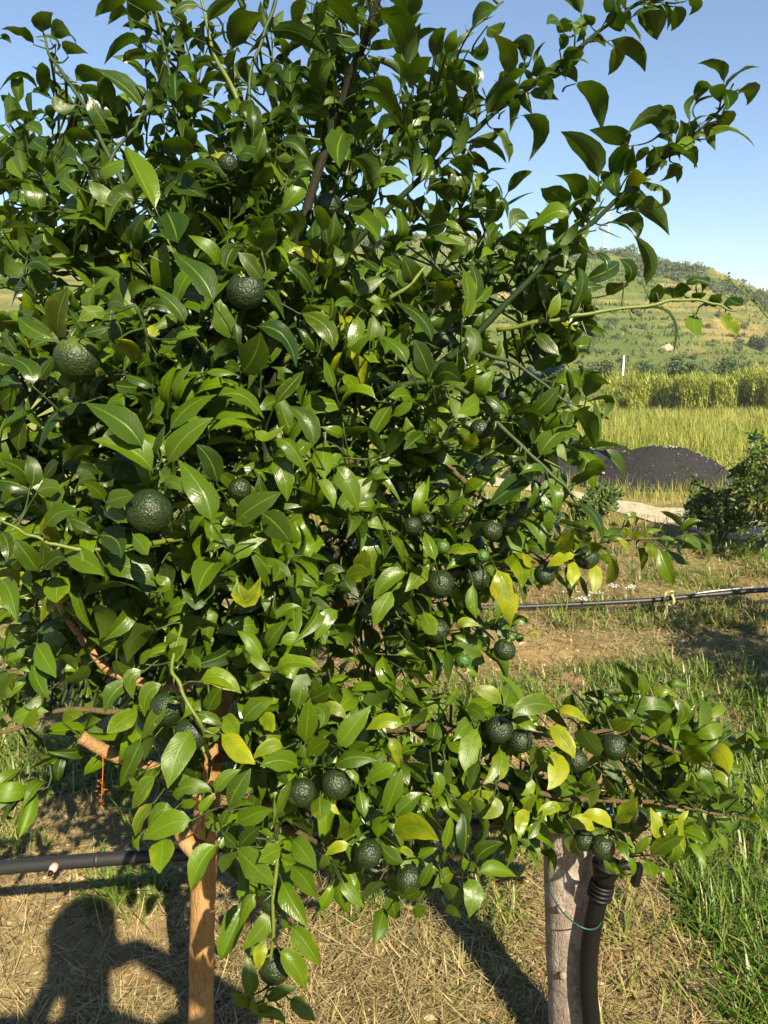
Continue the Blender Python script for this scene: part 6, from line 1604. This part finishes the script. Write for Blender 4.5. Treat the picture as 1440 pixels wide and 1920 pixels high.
# ------------------------------------------------------------------ the person taking the picture (behind the camera; only the shadow is in view)
def fused(name, build, mat, parent, voxel=0.008, smooth=4):
    """one continuous surface grown round overlapping tapered limbs"""
    mb = MB(); build(mb)
    o = mb.build(name, mat, parent)
    rm = o.modifiers.new('fuse', 'REMESH'); rm.mode = 'VOXEL'; rm.voxel_size = voxel; rm.use_smooth_shade = True
    sm = o.modifiers.new('soft', 'SMOOTH'); sm.factor = 0.5; sm.iterations = smooth
    return o
def ball(mb, c, r):
    b = bmesh.new(); bmesh.ops.create_icosphere(b, subdivisions=3, radius=1.0)
    b.verts.ensure_lookup_table()
    mb.add(np.array([tuple(v.co) for v in b.verts]) * np.asarray(r, float) + np.asarray(c, float), None, [tuple(v.index for v in f.verts) for f in b.faces]); b.free()
def limbt(mb, pts, rad):
    p = spline(pts, 14) if len(pts) > 2 else np.linspace(pts[0], pts[-1], 8)
    mb.tube(p, np.interp(np.linspace(0, 1, len(p)), np.linspace(0, 1, len(rad)), rad), 14)
    for q, r in ((p[0], rad[0]), (p[-1], rad[-1])): ball(mb, q, (r, r, r))
def slab(mb, secs):
    """torso: sections (x, y, z, half width, half depth)"""
    a = np.arange(28) * 2 * math.pi / 28
    s_ = spline(secs, 24)
    V = np.concatenate([np.stack([x + w * np.sign(np.cos(a)) * np.abs(np.cos(a)) ** 0.8, y + dd * np.sin(a), 0 * a + z], 1) for x, y, z, w, dd in s_])
    n_ = len(s_); i_ = np.arange(n_ - 1)[:, None] * 28; j_ = np.arange(28)[None]
    Q = np.stack([i_ + j_, i_ + (j_ + 1) % 28, i_ + 28 + (j_ + 1) % 28, i_ + 28 + j_], -1).reshape(-1, 4)
    V = np.concatenate([V, s_[:1, :3], s_[-1:, :3]])
    T = [(n_ * 28, (k + 1) % 28, k) for k in range(28)] + [(n_ * 28 + 1, (n_ - 1) * 28 + k, (n_ - 1) * 28 + (k + 1) % 28) for k in range(28)]
    mb.add(V, Q, T)
M_SKIN = mat_plain('skin', (0.45, 0.26, 0.17), 0.5)
M_SHIRT = mat_plain('grey_shirt', (0.16, 0.17, 0.19), 0.9, 0.1, grain=0.3, gscale=300)
M_JEANS = mat_plain('dark_jeans', (0.03, 0.04, 0.075), 0.9, 0.1, grain=0.3, gscale=300)
M_HAIR = mat_plain('dark_hair', (0.02, 0.014, 0.010), 0.6)
M_SHOE = mat_plain('brown_shoe', (0.10, 0.06, 0.035), 0.7)
bx, by = 0.09, -0.34
person = empty('person', (bx, by, 0), 'person in grey shirt and jeans holding up a phone, casting the shadow at lower left', 'person')
K_ = 1.13
def at(x, y, z): return np.array((bx + x, by + y, z * K_))
SH = {1: at(.20, 0, 1.42), -1: at(-.20, 0, 1.42)}
EL = {1: np.array((0.37, -0.10, 1.50)), -1: np.array((-0.17, -0.13, 1.38))}
WR = {1: np.array((0.125, -0.075, 1.655)), -1: np.array((-0.125, -0.085, 1.50))}
pc_ = np.array((-0.022, -0.030, 1.575))
def finger_rows(sd):
    rows = []
    w = WR[sd]; edge = pc_ + np.array((0.040 * sd, 0.0, 0.02))
    palm = w + (edge + np.array((0.016 * sd, -0.012, 0.0)) - w) * 0.72
    for f in range(4):
        k0 = palm + np.array((0.004 * sd, 0.004, 0.032 - 0.019 * f))
        k1 = edge + np.array((0.014 * sd, 0.006, 0.034 - 0.020 * f)); L = (0.030, 0.036, 0.033, 0.024)[f]
        k2 = edge + np.array((0.004 * sd, 0.019, 0.034 - 0.020 * f)); k3 = k2 + np.array((-L * 0.8 * sd, 0.003, -0.004))
        rows.append([k0, k1, k2, k3])
    th = [w + (palm - w) * 0.45 + np.array((0, -0.012, 0.015)), palm + np.array((-0.004 * sd, -0.022, 0.030)), pc_ + np.array((0.016 * sd, -0.016, 0.030))]
    return palm, rows, th
def build_body(mb):
    ball(mb, at(0, .035, 1.67), (.082, .10, .118)); ball(mb, at(0, .05, 1.60), (.062, .075, .07))
    limbt(mb, [at(0, .0, 1.44), at(0, .015, 1.53), at(0, .025, 1.60)], [.066, .058, .058])
    slab(mb, [(bx, by, .92 * K_, .145, .100), (bx, by, 1.05 * K_, .150, .105), (bx, by + .005, 1.25 * K_, .175, .118), (bx, by, 1.40 * K_, .175, .105), (bx, by, 1.47 * K_, .09, .07)])
    for sd in (1, -1):
        limbt(mb, [SH[sd], 0.5 * (SH[sd] + EL[sd]), EL[sd]], [.060, .052, .043]); limbt(mb, [EL[sd], 0.5 * (EL[sd] + WR[sd]), WR[sd]], [.044, .040, .028])
        h = at(.080 * sd, 0, .90); k_ = at(.115 * sd, .02, .50); a_ = at(.125 * sd, -.02, .075)
        limbt(mb, [h, 0.5 * (h + k_), k_], [.085, .078, .050]); limbt(mb, [k_, k_ * 0.65 + a_ * 0.35 + np.array((0, -.005, 0)), a_], [.050, .048, .040])
        ball(mb, at(.135 * sd, .05, .04), (.042, .12, .035))
        palm, rows, th = finger_rows(sd)
        limbt(mb, [WR[sd], palm], [.028, .030]); ball(mb, palm, (.022, .022, .042))
        for rw in rows: limbt(mb, rw, [.0105, .0100, .0095, .0075])
        limbt(mb, th, [.014, .012, .009])
        ball(mb, at(.086 * sd, .02, 1.66), (.014, .022, .034))
    ball(mb, at(0, .133, 1.655), (.015, .020, .024)); ball(mb, at(0, .128, 1.60), (.024, .010, .008))
fused('body', build_body, M_SKIN, person, 0.007, 3)
def build_shirt(mb):
    slab(mb, [(bx, by, .90 * K_, .190, .140), (bx, by, 1.05 * K_, .172, .126), (bx, by + .005, 1.25 * K_, .195, .138), (bx, by, 1.40 * K_, .195, .122), (bx, by, 1.475 * K_, .085, .075)])
    for sd in (1, -1): limbt(mb, [SH[sd], SH[sd] * 0.4 + EL[sd] * 0.6], [.080, .072])
fused('shirt', build_shirt, M_SHIRT, person, 0.010, 4)
def build_jeans(mb):
    slab(mb, [(bx, by, .80 * K_, .175, .125), (bx, by, .86 * K_, .180, .130), (bx, by, .905 * K_, .176, .128)])
    for sd in (1, -1):
        h = at(.092 * sd, 0, .86); k_ = at(.115 * sd, .02, .50); a_ = at(.125 * sd, -.015, .09)
        limbt(mb, [h, 0.5 * (h + k_), k_], [.112, .098, .076]); limbt(mb, [k_, 0.5 * (k_ + a_), a_], [.075, .070, .064])
fused('jeans', build_jeans, M_JEANS, person, 0.010, 4)
for sd in (1, -1):
    fused('shoe', lambda mb, sd=sd: (ball(mb, at(.128 * sd, -.03, .042), (.046, .070, .046)), ball(mb, at(.138 * sd, .09, .036), (.050, .100, .038))), M_SHOE, person, 0.008, 3)
def build_hair(mb):
    ball(mb, at(0, .010, 1.715), (.094, .108, .088)); ball(mb, at(0, -.022, 1.65), (.088, .080, .085))
fused('hair', build_hair, M_HAIR, person, 0.008, 3)
# eyes set in the face
for sd in (1, -1):
    mb = MB(); ball(mb, at(.033 * sd, .128, 1.678), (.013, .008, .009)); mb.build('eye', mat_plain('eye_dark', (0.03, 0.02, 0.015), 0.2), person)
# phone held upright, its lens at the camera
b = bmesh.new(); bmesh.ops.create_cube(b, size=1.0); bmesh.ops.scale(b, vec=(0.074, 0.008, 0.150), verts=b.verts)
bmesh.ops.bevel(b, geom=b.edges[:], offset=0.003, segments=2, affect='EDGES'); bmesh.ops.rotate(b, cent=(0, 0, 0), matrix=Matrix.Rotation(-PITCH, 3, 'X'), verts=b.verts); bmesh.ops.translate(b, vec=pc_, verts=b.verts)
me = bpy.data.meshes.new('phone'); b.to_mesh(me); b.free()
tag(link('phone', me, None, M_BLACK), 'black phone held upright in both hands of the person', 'phone')
